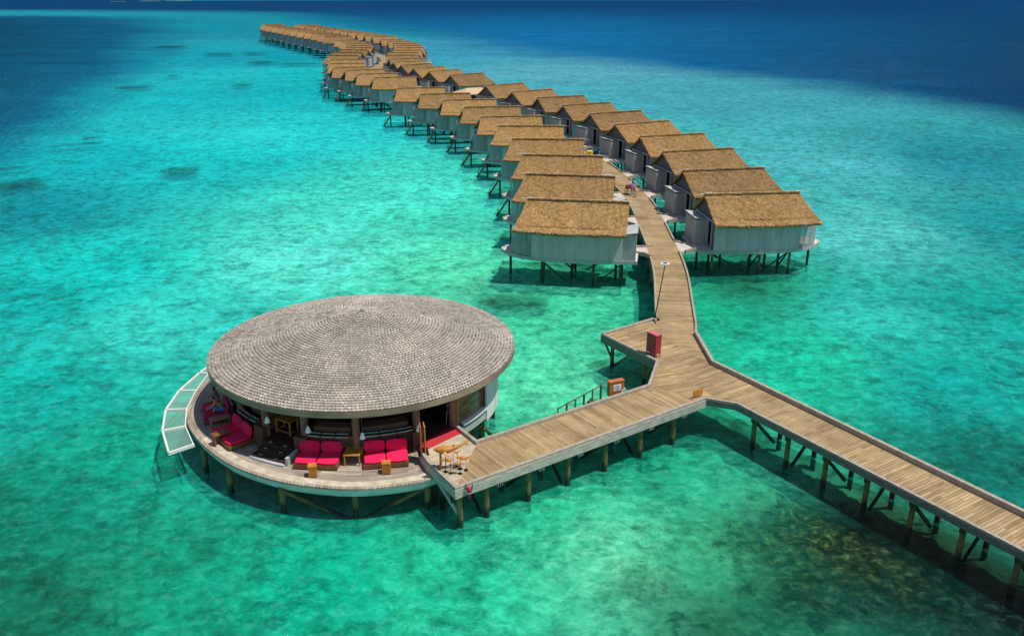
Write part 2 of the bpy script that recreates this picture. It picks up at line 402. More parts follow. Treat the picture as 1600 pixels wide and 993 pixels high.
def lagoon():
    rs = [0.] + list(np.exp(np.linspace(math.log(14), math.log(22000), 560)))
    ths = list(np.linspace(-math.pi, -1.0, 60)[:-1]) + list(np.linspace(-1.0, 1.0, 420)) + list(np.linspace(1.0, math.pi, 60)[1:-1])
    nt_ = len(ths)
    T, R = np.meshgrid(np.array(ths), np.array(rs[1:]))
    X = R * np.sin(T); Y = R * np.cos(T); LR = np.log(R)
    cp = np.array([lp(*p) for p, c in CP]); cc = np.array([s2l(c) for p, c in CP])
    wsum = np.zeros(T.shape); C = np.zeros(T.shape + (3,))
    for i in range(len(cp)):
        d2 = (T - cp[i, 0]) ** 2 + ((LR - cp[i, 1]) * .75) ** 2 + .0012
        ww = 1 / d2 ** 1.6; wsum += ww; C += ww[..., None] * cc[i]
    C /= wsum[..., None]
    # wandering borders
    nz = np.zeros(T.shape)
    for i in range(T.shape[0]):
        for j in range(T.shape[1]):
            nz[i, j] = noise.noise((T[i, j] * 14, LR[i, j] * 7, 0)) + .5 * noise.noise((T[i, j] * 40, LR[i, j] * 22, 3))
    def sm(x, a, b): t = np.clip((x - a) / (b - a), 0, 1); return t * t * (3 - 2 * t)
    dr = poly_sd([lp(*p) for p in DEEP_R], T, LR) + nz * .012
    dl = poly_sd([lp(*p) for p in DEEP_L], T, LR) + nz * .02
    mr = 1 - sm(dr, -.10, .045); ml = 1 - sm(dl, -.06, .035)
    ex = np.clip((T + .62) / 1.2, 0, 1)
    deepR = np.zeros(C.shape)
    c0, c1, c2 = [np.array(s2l(q)) for q in ((2, 62, 94), (4, 102, 146), (1, 58, 90))]
    mid = np.clip((T + .5) / .55, 0, 1)[..., None]; rt = np.clip((T - .02) / .5, 0, 1)[..., None]
    deepR = (c0 * (1 - mid) + c1 * mid) * (1 - rt) + c2 * rt
    far = sm(LR, math.log(450), math.log(1500))[..., None]; deepR = deepR * (1 - far) + np.array(s2l((0, 62, 102))) * .95 * far
    C = C * (1 - mr[..., None]) + deepR * mr[..., None]
    lg = np.clip((-dl - .02) / .16, 0, 1)[..., None]
    deepL = np.array(s2l((2, 84, 112))) * (1 - lg) + np.array(s2l((1, 50, 78))) * lg
    C = C * (1 - .93 * ml[..., None]) + deepL * .93 * ml[..., None]
    # far reef flat by the horizon and its line of surf
    p0 = lp(420, 1.2); fr = sm(-np.abs(LR - p0[1] - .35), -.38, -.3) * sm(T, lp(200, 2)[0], lp(330, 2)[0]) * (1 - sm(T, lp(900, 2)[0], lp(1300, 2)[0]))
    C = C * (1 - fr[..., None]) + np.array(s2l((6, 130, 150))) * fr[..., None]
    reef = np.zeros(T.shape)
    for (p, a, b, k) in REEF:
        q = lp(*p); reef = np.maximum(reef, k * np.exp(-((T - q[0]) / a) ** 2 - ((LR - q[1]) / b) ** 2))
    pat = np.zeros(T.shape)
    for (p, a, b) in PATCH:
        q = lp(*p); e = ((T - q[0]) / (a * .8)) ** 2 + ((LR - q[1]) / (b * .62)) ** 2 + nz * .9
        pat = np.maximum(pat, 1 - sm(e, .25, 1.3))
    deep = np.clip(mr + ml, 0, 1)
    C *= (1 - .62 * pat)[..., None]
    def sheet(name, z, zfun=None):
        nr = len(rs) - 1
        v = [(0, 0, z)] + [(X[i, j], Y[i, j], z + (zfun[i, j] if zfun is not None else 0)) for i in range(nr) for j in range(nt_)]
        fs = [(0, 1 + (j + 1) % nt_, 1 + j) for j in range(nt_)]
        for i in range(nr - 1):
            for j in range(nt_):
                a = 1 + i * nt_ + j; b = 1 + i * nt_ + (j + 1) % nt_
                fs.append((a, b, b + nt_, a + nt_))
        me = bpy.data.meshes.new(name); me.from_pydata(v, [], fs)
        me.flip_normals()
        def attr(nm, arr):
            at = me.attributes.new(nm, 'FLOAT_COLOR', 'POINT')
            A = np.ones((len(v), 4), dtype=np.float32); A[1:, :3] = arr.reshape(-1, 3); A[0, :3] = arr[0, 0]
            at.data.foreach_set('color', A.ravel())
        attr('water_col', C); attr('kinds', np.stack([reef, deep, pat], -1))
        me.polygons.foreach_set('use_smooth', [True] * len(me.polygons))
        o = bpy.data.objects.new(name, me); COL.objects.link(o); return o
    rp = np.zeros(T.shape)
    for i in range(T.shape[0]):
        if R[i, 0] > 140: break
        for j in range(40, 500):
            rp[i, j] = noise.noise((X[i, j] * .9, Y[i, j] * .9, 5)) + .6 * noise.noise((X[i, j] * 2.3, Y[i, j] * 2.3, 9))
    zf = nz * .10 + reef * .2 + rp * .3
    bed = sheet('seabed', -.75, zf); tag(bed, kind='structure')
    sea = sheet('water', 0.); tag(sea, kind='structure')
    if sea.data.polygons[5].normal.z < 0: sea.data.flip_normals(); bed.data.flip_normals()
    # ---- seabed material: pale coral sand, rubble, brown reef
    m, nt, b = newmat('coral_sand'); bed.data.materials.append(m)
    ps = nd(nt, 'ShaderNodeNewGeometry').outputs['Position']
    kd = nd(nt, 'ShaderNodeAttribute', attribute_name='kinds'); sp = nd(nt, 'ShaderNodeSeparateColor'); nt.links.new(kd.outputs['Color'], sp.inputs[0])
    n1 = noise_n(nt, ps, .75, 8, .72); n2 = noise_n(nt, ps, .13, 4); n3 = noise_n(nt, ps, 2.6, 5, .6)
    c = ramp(nt, n1, [(.36, (.16, .18, .12)), (.46, (.52, .52, .40)), (.54, (.84, .84, .72)), (.64, (1, 1, .95))])
    c = mixc(nt, 1., c, ramp(nt, n2, [(.35, (.84, .84, .84)), (.65, (1.06, 1.06, 1.06))]), 'MULTIPLY')
    vo = nd(nt, 'ShaderNodeTexVoronoi'); vo.inputs['Scale'].default_value = .9; nt.links.new(ps, vo.inputs['Vector'])
    rb = ramp(nt, n3, [(.40, (.012, .016, .012)), (.50, (.06, .05, .03)), (.60, (.20, .14, .08)), (.72, (.52, .44, .32))])
    thr = math_n(nt, 'ADD', sp.outputs[0], math_n(nt, 'MULTIPLY', math_n(nt, 'SUBTRACT', n1, .5), 1.6))
    rf = ramp(nt, thr, [(.30, (0, 0, 0)), (.62, (1, 1, 1))])
    c = mixc(nt, rf, c, rb)
    c = mixc(nt, math_n(nt, 'MULTIPLY', sp.outputs[2], .8), c, (.05, .06, .05))
    nt.links.new(c, b.inputs['Base Color']); b.inputs['Roughness'].default_value = 1; b.inputs['Specular IOR Level'].default_value = 0
    # ---- water: tinted clear part over the bed, scattering body, glossy ripples
    m, nt, b = newmat('lagoon_water'); sea.data.materials.append(m); nt.nodes.remove(b); out = nt.nodes['Material Output']
    ps = nd(nt, 'ShaderNodeNewGeometry').outputs['Position']
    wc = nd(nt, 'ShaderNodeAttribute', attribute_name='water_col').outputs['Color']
    kd = nd(nt, 'ShaderNodeAttribute', attribute_name='kinds'); sp = nd(nt, 'ShaderNodeSeparateColor'); nt.links.new(kd.outputs['Color'], sp.inputs[0])
    a1 = noise_n(nt, scaled(nt, ps, (1, 1.5, 1)), .8, 6, .65); a2 = noise_n(nt, ps, .09, 5); a3 = noise_n(nt, scaled(nt, ps, (.012, .05, 1)), 1., 5, .6)
    wp = nd(nt, 'ShaderNodeTexNoise'); wp.inputs['Scale'].default_value = 1.3; wp.inputs['Detail'].default_value = 3; nt.links.new(ps, wp.inputs['Vector'])
    wv = nt.nodes.new('ShaderNodeVectorMath'); wv.operation = 'MULTIPLY_ADD'; nt.links.new(wp.outputs['Color'], wv.inputs[0]); wv.inputs[1].default_value = (.9, .9, .9); nt.links.new(ps, wv.inputs[2])
    a4 = noise_n(nt, scaled(nt, wv.outputs[0], (1, 1.3, 1)), 1.9, 6, .66)
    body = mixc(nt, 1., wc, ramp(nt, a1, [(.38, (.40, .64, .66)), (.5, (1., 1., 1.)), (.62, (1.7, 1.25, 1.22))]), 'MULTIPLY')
    body = mixc(nt, 1., body, ramp(nt, a4, [(.40, (.40, .70, .72)), (.5, (1., 1., 1.)), (.60, (1.7, 1.2, 1.18))]), 'MULTIPLY')
    body = mixc(nt, 1., body, ramp(nt, a2, [(.34, (.75, .87, .88)), (.66, (1.2, 1.1, 1.09))]), 'MULTIPLY')
    body = mixc(nt, 1., body, ramp(nt, a3, [(.36, (.7, .84, .86)), (.64, (1.25, 1.1, 1.1))]), 'MULTIPLY')
    a5 = noise_n(nt, scaled(nt, wv.outputs[0], (1, 1.7, 1)), 5.5, 4, .7)
    body = mixc(nt, 1., body, ramp(nt, a5, [(.38, (.45, .74, .76)), (.5, (1., 1., 1.)), (.62, (1.6, 1.2, 1.18))]), 'MULTIPLY')
    pl_ = ramp(nt, a4, [(.52, (0, 0, 0)), (.68, (1, 1, 1))]); pl2 = math_n(nt, 'MULTIPLY', math_n(nt, 'MULTIPLY', pl_, .14), math_n(nt, 'SUBTRACT', 1., sp.outputs[1]))
    body = mixc(nt, pl2, body, (.42, .80, .56))
    body = mixc(nt, 1., body, (.76, .87, .92), 'MULTIPLY')
    # tint of the clear part: square root of the normalised colour
    mxv = nd(nt, 'ShaderNodeSeparateColor'); nt.links.new(wc, mxv.inputs[0])
    mv = math_n(nt, 'MAXIMUM', math_n(nt, 'MAXIMUM', mxv.outputs[1], mxv.outputs[2]), .02)
    cb = nd(nt, 'ShaderNodeCombineColor')
    for i in range(3):
        q = math_n(nt, 'SQRT', math_n(nt, 'MINIMUM', math_n(nt, 'MULTIPLY', mxv.outputs[i], 1.38), 1.))
        nt.links.new(q, cb.inputs[i])
    tint = mixc(nt, .0, cb.outputs[0], (1., .6, .3))
    # let brown reef heads keep a little warm colour
    tint = mixc(nt, math_n(nt, 'MULTIPLY', sp.outputs[0], .5), tint, (.62, .78, .52))
    tr = nd(nt, 'ShaderNodeBsdfTransparent'); nt.links.new(tint, tr.inputs[0])
    df = nd(nt, 'ShaderNodeBsdfDiffuse'); nt.links.new(body, df.inputs[0])
    fac = math_n(nt, 'MINIMUM', math_n(nt, 'ADD', .44, math_n(nt, 'MULTIPLY', sp.outputs[1], .56)), .99)
    fac = math_n(nt, 'SUBTRACT', fac, math_n(nt, 'MULTIPLY', sp.outputs[0], .28))
    m1 = nd(nt, 'ShaderNodeMixShader'); nt.links.new(fac, m1.inputs[0]); nt.links.new(tr.outputs[0], m1.inputs[1]); nt.links.new(df.outputs[0], m1.inputs[2])
    gl = nd(nt, 'ShaderNodeBsdfGlossy'); gl.inputs['Roughness'].default_value = .06; gl.inputs[0].default_value = (1, 1, 1, 1)
    h1 = noise_n(nt, scaled(nt, ps, (1, 1.6, 1)), 1.6, 6, .68); h2 = noise_n(nt, scaled(nt, ps, (.25, .4, 1)), 1., 4)
    bp = nd(nt, 'ShaderNodeBump'); bp.inputs['Strength'].default_value = 1.; bp.inputs['Distance'].default_value = .62
    nt.links.new(math_n(nt, 'ADD', h1, math_n(nt, 'MULTIPLY', h2, 2.2)), bp.inputs['Height'])
    nt.links.new(bp.outputs[0], gl.inputs['Normal'])
    fr = nd(nt, 'ShaderNodeFresnel'); fr.inputs['IOR'].default_value = 1.2; nt.links.new(bp.outputs[0], fr.inputs['Normal'])
    ff = math_n(nt, 'MINIMUM', fr.outputs[0], .02)
    m2 = nd(nt, 'ShaderNodeMixShader'); nt.links.new(ff, m2.inputs[0]); nt.links.new(m1.outputs[0], m2.inputs[1]); nt.links.new(gl.outputs[0], m2.inputs[2])
    nt.links.new(m2.outputs[0], out.inputs[0])
lagoon()
# far surf line on the outer reef
sf = MB(); a = U(168, 2.6, .2); b_ = U(215, 2.2, .2); c_ = U(300, .9, .2)
for (q0, q1, wd) in (((172, 2.6), (196, 2.4), 5), ((216, 2.0), (250, 1.8), 10), ((258, 1.6), (300, 1.2), 8)):
    p = U(*q0, 0); q = U(*q1, 0); n = 14; pts = []
    for i in range(n + 1):
        t = i / n; k = p.lerp(q, t); pts.append((k, wd * math.sin(math.pi * t) * random.uniform(.3, 1.2) + 1))
    up = [(k.x, k.y + d) for k, d in pts]; dn = [(k.x, k.y - d) for k, d in pts]
    sf.prism(up + dn[::-1], .05, .2)
tag(sf.build('surf', 'white'), kind='structure')

# ------------------------------------------------------------------ boardwalk geometry (heights in metres above the water)
ZD = 2.2
EP = {'a': (1024, 498), 'b': (1028, 525), 'c': (1115, 569), 'd': (1088, 522), 'e': (940, 523), 'f': (1026, 566), 'g': (1124, 624), 'h': (1013, 604), 'i': (1103, 623),
      'j': (1152, 631), 'k': (1190, 651), 'l': (745, 692), 'm': (712, 764), 'n': (668, 722), 'o': (655, 703), 'p': (707, 662)}
W = {k: U(*v, ZD) for k, v in EP.items()}
def ext(a, b, d): v = (b - a).normalized(); return b + v * d
r_low = [W['j'], W['k'], ext(U(1190, 651, ZD), U(1600, 862, ZD), 12)]
r_up_end = ext(U(1115, 569, ZD), U(1600, 805, ZD), 12)
dirR = (r_low[2] - r_low[1]).normalized(); dirL = (W['i'] - W['m']).normalized()
# centre line of the long walk, from the junction out past the villas
CEN = [(10.45, 51.2), (11.2, 56.5), (11.95, 62), (12.4, 67.5), (12.65, 73), (12.95, 82), (12.85, 88), (12.35, 95), (11.2, 104), (9.2, 113), (6.6, 121.5), (3.2, 130), (-.5, 138.5), (-4.4, 147), (-8.6, 157), (-12.5, 168), (-16, 178), (-20.5, 187), (-24.8, 196), (-28.8, 205), (-31.8, 214), (-34.3, 223), (-36.3, 234),
       (-37.2, 245), (-37.2, 257), (-37.8, 268), (-39.5, 280), (-42.5, 292), (-46.5, 304), (-51.5, 316), (-57, 329), (-63, 342), (-69.5, 355), (-76, 368), (-82.5, 381), (-89, 394), (-95.5, 407), (-101, 420), (-105, 431)]
def resample(P, st):
    P = [Vector(p) for p in P]; Q = []
    for i in range(len(P) - 1):
        p0 = P[max(0, i - 1)]; p1 = P[i]; p2 = P[i + 1]; p3 = P[min(len(P) - 1, i + 2)]
        n = max(1, int((p2 - p1).length / st))
        for k in range(n):
            t = k / n; Q.append(.5 * ((2 * p1) + (p2 - p0) * t + (2 * p0 - 5 * p1 + 4 * p2 - p3) * t * t + (3 * p1 - p0 - 3 * p2 + p3) * t ** 3))
    Q.append(P[-1]); return Q
CL = resample(CEN, 1.5)
HW = 1.28
def normals(Q):
    N = []
    for i in range(len(Q)):
        d = (Q[min(i + 1, len(Q) - 1)] - Q[max(i - 1, 0)]).normalized(); N.append(Vector((-d.y, d.x)))
    return N
CN = normals(CL)

def posts_pair(mb_list, p, q, parent, brace=None, r=.13, zt=ZD - .42):
    for a in (p, q):
        m = MB(); lean = Vector((random.uniform(-.04, .04), random.uniform(-.04, .04)))
        m.cyl((a[0] + lean.x, a[1] + lean.y, -2.6), (a[0], a[1], zt), r, r * .93, 10)
        m.build('post', 'post' if a is p else 'post_dark', parent, world=True, smooth=False)
    if brace is not None:
        m = MB(); a, b = (p, q) if brace else (q, p)
        m.bar((a[0], a[1], zt - .15), (b[0] * .8 + a[0] * .2, b[1] * .8 + a[1] * .2, -.1), .1, .16)
        m.build('brace', 'post_dark', parent, world=True)
def cross_beam(parent, p, q):
    m = MB(); m.bar((p[0], p[1], ZD - .52), (q[0], q[1], ZD - .52), .16, .2); m.build('cross_beam', 'post_dark', parent, world=True)

# ---- main boardwalk
main = thing('boardwalk', 'long curving timber boardwalk running between the two rows of thatched villas', 'boardwalk', (CL[0].x, CL[0].y, 0))
mb = MB(); s_acc = 0
L0, R0 = W['a'].xy, W['d'].xy
rows = []
for i, (c, n) in enumerate(zip(CL, CN)):
    l = c + n * HW; r = c - n * HW
    if i == 0: l = L0; r = R0
    rows.append((l, r, s_acc)); s_acc += (CL[i + 1] - c).length if i < len(CL) - 1 else 0
b0 = len(mb.v)
for l, r, s in rows: mb.v += [(l.x, l.y, ZD), (r.x, r.y, ZD), (l.x, l.y, ZD - .1), (r.x, r.y, ZD - .1)]
for i in range(len(rows) - 1):
    A = b0 + 4 * i; B = A + 4; s0, s1 = rows[i][2] + 50, rows[i + 1][2] + 50; wd = HW * 2
    mb.face([A + 1, B + 1, B, A], [(s0, 0), (s1, 0), (s1, wd), (s0, wd)]); mb.face([A + 2, B + 2, B + 3, A + 3])
dm = (W['a'].xy + W['d'].xy) / 2 - (W['b'].xy + W['c'].xy) / 2
mb.prism([W['a'], W['b'], W['c'], W['d']], ZD - .1, ZD, CL[2] - CL[0])
mb.build('deck', 'deck', main, world=True)
# supports
k = 0; acc = 0; nposts = 0
for i in range(1, len(CL) - 1):
    acc += (CL[i] - CL[i - 1]).length
    if acc > (3.0 if i < 60 else 7.0) and nposts < 90:
        acc = 0; k += 1; nposts += 2
        a = CL[i] + CN[i] * (HW - .2); b = CL[i] - CN[i] * (HW - .2)
        posts_pair(None, a, b, main, brace=None if i > 60 else k % 2 == 0); 
        if i < 60: cross_beam(main, a, b)

# ---- villas: prototype built once at the origin; x points away from the walk
def lerp(a, b, t): return a + (b - a) * t
def halfw(x):
    pts = [(-1.2, 2.3), (0, 2.35), (2, 2.6), (4.2, 2.72), (6, 2.66), (7.5, 2.4), (8.6, 1.95), (9.4, 1.35), (10.0, .7), (10.3, .15)]
    for (x0, w0), (x1, w1) in zip(pts, pts[1:]):
        if x0 <= x <= x1: return lerp(w0, w1, (x - x0) / (x1 - x0))
    return pts[-1][1]
RZ, EZ = 6.35, 4.55
def thatch_mesh(seed, lr=8.15, eh=3.15, inn=-.05):
    rnd = random.Random(seed); m = MB()
    nx, ny = 34, 12
    def edge(t):  # t 0 ridge .. 1 eave -> x range
        return inn + .1 * t, lerp(lr, lr + .8, t)
    def pt(u, t, side, lift=0):
        x0, x1 = edge(t); x = lerp(x0, x1, u)
        sag = -.10 * math.sin(math.pi * u) * (t > .8) 
        y = side * (eh * t); z = lerp(RZ, EZ, t) - .10 * math.sin(math.pi * t) + lift + sag
        z += .05 * noise.noise((x * 1.3, y * 1.5 + side * 9, seed)) + .035 * noise.noise((x * 4, y * 4, seed))
        return Vector((x, y, z))
    for side in (-1, 1):
        g = [[pt(i / nx, j / ny, side) for i in range(nx + 1)] for j in range(ny + 1)]
        for i in range(nx + 1):
            e = rnd.uniform(-.05, .06); g[ny][i] += Vector((0, side * e, -.55 * e + rnd.uniform(-.03, .03)))
        for j in range(ny + 1):
            for i in (0, nx): g[j][i].x += rnd.uniform(-.06, .06)
        b = len(m.v)
        for row in g: m.v += [q.to_tuple() for q in row]
        for row in g: m.v += [(q.x, q.y, q.z - .2) for q in row]
        nb = (nx + 1) * (ny + 1)
        for j in range(ny):
            for i in range(nx):
                a = b + j * (nx + 1) + i; q = [a, a + 1, a + nx + 2, a + nx + 1]
                if side > 0: q = q[::-1]
                m.face(q, None, rnd.uniform(.2, .62)); m.face([v + nb for v in q[::-1]], None, .1)
        for i in range(nx):
            a = b + ny * (nx + 1) + i; m.face([a, a + 1, a + 1 + nb, a + nb], None, rnd.uniform(.1, .5))
        for j in range(ny):
            for i in (0, nx):
                a = b + j * (nx + 1) + i; m.face([a, a + nx + 1, a + nx + 1 + nb, a + nb], None, .3)
        # loose straw lying down the slope
        sl = Vector((0, side * eh, EZ - RZ)).normalized()
        for k in range(6500):
            u = rnd.random(); t = rnd.random() ** .9
            p = pt(u, t, side, .025); L = rnd.uniform(.10, .22); wd = rnd.uniform(.010, .024)
            d = (sl + Vector((rnd.uniform(-.3, .3), 0, rnd.uniform(-.02, .14)))).normalized(); sx = Vector((1, 0, 0))
            c = [p - sx * wd, p + sx * wd, p + sx * wd + d * L, p - sx * wd + d * L]
            m.add(c, [(0, 1, 2, 3)], r=min(1, max(0, rnd.gauss(.52, .17))))
        # ragged eave fringe
        for k in range(260):
            u = rnd.random(); p = pt(u, .985, side, -.02); wd = rnd.uniform(.02, .05); L = rnd.uniform(.06, .15)
            d = Vector((rnd.uniform(-.2, .2), side * .75, -.62)).normalized(); sx = Vector((1, 0, 0))
            m.add([p - sx * wd, p + sx * wd, p + sx * wd * .4 + d * L, p - sx * wd * .4 + d * L], [(0, 1, 2, 3)], r=rnd.uniform(.2, .75))
    # ridge roll
    for k in range(60):
        x = lerp(inn + .1, lr - .1, k / 59); z = RZ + .07 + .03 * rnd.random()
        m.box((x, 0, z), (.17, .30 + .08 * rnd.random(), .12), rz=rnd.uniform(-.1, .1), r=rnd.uniform(.3, .75))
    return m
def ring_wall(m, x0, x1, z0, z1, side, n, off=0, th=.08):
    xs = [lerp(x0, x1, i / n) for i in range(n + 1)]
    m.strip([(x, side * (halfw(x) - off)) for x in xs], -th / 2, th / 2, z0, z1)
def build_villa(label, loc, rz):
    v = thing('overwater_villa', label, 'villa', loc, rz, 'thatched villas along the boardwalk')
    rf = thatch_mesh(3).build('roof', 'thatch', v)
    m = MB()
    m.add([(-.75, -.02, RZ + .02), (-.75, .02, RZ + .02), (.5, .13, RZ + .16), (.5, -.13, RZ + .16), (.5, .1, RZ + .2), (.5, -.1, RZ + .2)], [(0, 1, 2, 3), (0, 5, 4, 1), (0, 3, 5), (1, 4, 2), (2, 4, 5, 3)])
    m.build('ridge_board', 'trim', rf)
    m = MB(); e = 8.15
    m.add([(e + .75, -.02, RZ + .04), (e + .75, .02, RZ + .04), (e - .4, .13, RZ + .15), (e - .4, -.13, RZ + .15), (e - .4, .1, RZ + .2), (e - .4, -.1, RZ + .2)], [(0, 3, 2, 1), (0, 1, 4, 5), (0, 5, 3), (1, 2, 4), (2, 3, 5, 4)])
    m.build('ridge_board', 'trim', rf)
    for side in (-1, 1):      # side walls: curved weatherboard with seams and siding lines
        st_ = MB(); m = MB(); ring_wall(m, 1.25, 7.5, ZD + .004, EZ + .1, side, 10)
        m.strip([(x, side * halfw(x)) for x in (.25, .75, 1.25)], -.045, .045, ZD + .004, EZ + .1)
        for k in range(8):
            x = lerp(1.25, 7.5, k / 7); st_.box((x, side * (halfw(x) + .045), (ZD + EZ) / 2 - .02), (.05, .02, EZ - ZD - .1))
        for k in range(13):
            z = ZD + .12 + k * .17
            m.strip([(lerp(1.3, 7.45, i / 8), side * (halfw(lerp(1.3, 7.45, i / 8)) + .043 )) for i in range(9)], -.012, .012, z, z + .05)
        wl = m.build('wall', 'wallgrey', v); st_.build('seams', 'screen', wl)
    m = MB()          # gable towards the walk, with the door recess left open
    g = .32
    m.prism([(g, -2.3), (g + .08, -2.3), (g + .08, -1.62), (g, -1.62)], ZD + .004, EZ)
    m.prism([(g, -.42), (g + .08, -.42), (g + .08, 2.3), (g, 2.3)], ZD + .004, EZ)
    m.add([(g, -2.5, EZ), (g, 2.5, EZ), (g, 0, RZ - .2), (g + .08, -2.5, EZ), (g + .08, 2.5, EZ), (g + .08, 0, RZ - .2)], [(0, 2, 1), (3, 4, 5), (0, 1, 4, 3)])
    m.build('gable', 'wallend', v)
    m = MB(); m.prism([(g + .5, -1.7), (g + .56, -1.7), (g + .56, -.35), (g + .5, -.35)], ZD + .004, EZ - .1)
    dr = m.build('door', 'void', v)
    m = MB(); m.box((g + .46, -.6, ZD + 1.05), (.05, .05, .22)); m.build('door_handle', 'trim', dr)
    m = MB(); m.box((g - .02, -1.56, ZD + 1.15), (.14, .10, 2.3)); m.box((g - .02, -.46, ZD + 1.15), (.14, .10, 2.3)); m.build('door_frame', 'trim', dr)
    m = MB(); m.prism([(-.78, -.38), (g - .005, -.38), (g - .005, 2.28), (-.78, 2.28)], ZD + .004, ZD + 2.12)
    pb = m.build('porch_box', 'wallbox', v)
    m = MB(); m.box((-.28, .98, ZD + 2.22), (1.2, 2.8, .06), ax=Matrix.Rotation(rad(9), 3, 'Y')); m.build('porch_roof', 'wallgrey', pb)
    m = MB(); m.bar((.18, -2.3, ZD + 2.34), (.18, 2.45, ZD + 2.34), .12, .1); m.build('eave_beam', 'trim', v)
    m = MB()          # outer end: sliding glass in a grey frame
    m.box((7.42, 0, (ZD + EZ) / 2), (.06, 4.6, EZ - ZD - .05)); og = m.build('glass_door', 'glass', v)
    m = MB()
    for y in (-2.25, -1.1, 0, 1.1, 2.25): m.box((7.47, y, (ZD + EZ) / 2), (.08, .1, EZ - ZD - .06))
    m.box((7.47, 0, EZ - .12), (.1, 4.6, .14))
    m.add([(7.45, -2.5, EZ), (7.45, 2.5, EZ), (7.45, 0, RZ - .2), (7.53, -2.5, EZ), (7.53, 2.5, EZ), (7.53, 0, RZ - .2)], [(0, 2, 1), (3, 4, 5), (0, 1, 4, 3)])
    m.build('frame', 'wallend', og)
    for side in (-1, 1):  # louvred privacy screens on the terrace
        m = MB(); z1 = ZD + 2.02
        for k in range(4):
            x = lerp(7.55, 9.25, k / 3); m.box((x, side * (halfw(x) - .06), ZD + 1.0), (.07, .07, 2.))
        for k in range(18):
            z = ZD + .08 + k * .108
            m.strip([(lerp(7.58, 9.22, i / 6), side * (halfw(lerp(7.58, 9.22, i / 6)) - .06)) for i in range(7)], -.03, .03, z, z + .066)
        m.strip([(lerp(7.55, 9.25, i / 6), side * (halfw(lerp(7.55, 9.25, i / 6)) - .06)) for i in range(7)], -.05, .05, z1 - .0, z1 + .06)
        m.build('privacy_screen', 'screen', v)
    xs = [-.95, 0, 1, 2, 3, 4.2, 5, 6, 6.8, 7.5, 8.1, 8.6, 9.0, 9.4, 9.75, 10.0, 10.3]
    pl = [(x, -halfw(x) - .04) for x in xs] + [(x, halfw(x) + .04) for x in xs[::-1]]
    m = MB(); m.prism(pl, ZD - .12, ZD, (1, 0)); dk = m.build('deck', 'vdeck', v)
    m = MB(); m.strip(pl[len(xs) - 1::-1] , -.03, .05, ZD - .26, ZD + .02); m.strip(pl[len(xs):][::-1], -.05, .03, ZD - .26, ZD + .02)
    m.build('skirt', 'screen', dk)
    m = MB()
    for x in (.3, 2.4, 4.4, 6.9): m.bar((x, -2.25, ZD - .25), (x, 2.25, ZD - .25), .14, .2)
    m.bar((0, -1.8, ZD - .28), (8.4, -1.8, ZD - .28), .14, .2); m.bar((0, 1.8, ZD - .28), (8.4, 1.8, ZD - .28), .14, .2)
    m.build('joists', 'post_dark', dk)
    rnd = random.Random(5)
    for (x, y) in ((.35, -2.0), (.35, 2.0), (.8, .2), (2.5, 2.1), (4.3, -2.25), (4.4, .1), (6.6, 2.1), (7.0, -2.0), (6.9, 0), (9.55, 0.0)):
        m = MB(); m.cyl((x + rnd.uniform(-.03, .03), y, -2.5), (x, y, ZD - .3), .12, .11, 8); m.build('post', 'post' if y < 0 else 'post_dark', v)
    for p, q in (((.5, -2.0, ZD - .45), (3.3, -1.6, .1)), ((6.8, -2.0, ZD - .45), (4.6, -1.9, .1)), ((.4, 2., ZD - .45), (2.2, 2.1, .2)), ((4.3, -2.1, ZD - .5), (4.4, -.1, .1)), ((6.9, -1.8, ZD - .5), (6.9, -.2, .1)), ((6.6, 2., ZD - .45), (4.8, 1.6, .1))):
        m = MB(); m.cyl(p, q, .07, .07, 6); m.build('brace', 'post_dark', v)
    # short bridge to the walk
    pb_ = [(-.95, -1.75), (-.95, -.25), (-1.5, .0), (-2.2, .75), (-2.75, 1.0), (-2.75, -2.35), (-2.2, -2.3), (-1.5, -1.9)]
    m = MB(); m.prism([(-.90, -1.75), (-.90, -.25)] + pb_[2:], ZD - .16, ZD - .006, (0, 1)); br = m.build('entry_bridge', 'vdeck', v)
    for q in ([(-.75, -.25), (-1.5, .0), (-2.15, .7)], [(-2.1, -2.25), (-1.5, -1.9), (-.7, -1.75)]): m = MB(); m.strip(q, -.13, .03, ZD - .2, ZD + .13); m.build('kerb', 'kerb', br)
    return v
def add_stairs(v):
    m = MB()
    for sy in (-.35, .35): m.bar((9.4, sy + .6, ZD - .1), (10.8, sy + .6, .05), .06, .18)
    for k in range(8): m.box((9.52 + k * .165, .6, ZD - .22 - k * .25), (.2, .66, .05))
    st = m.build('stairs', 'post', v)
    m = MB()
    for sy in (-.35, .35):
        m.cyl((9.5, sy + .6, ZD + .6), (10.7, sy + .6, .8), .025, n=6); m.cyl((9.5, sy + .6, ZD - .2), (9.5, sy + .6, ZD + .6), .025, n=6); m.cyl((10.7, sy + .6, .0), (10.7, sy + .6, .8), .025, n=6)
    m.build('handrail', 'rail', st)

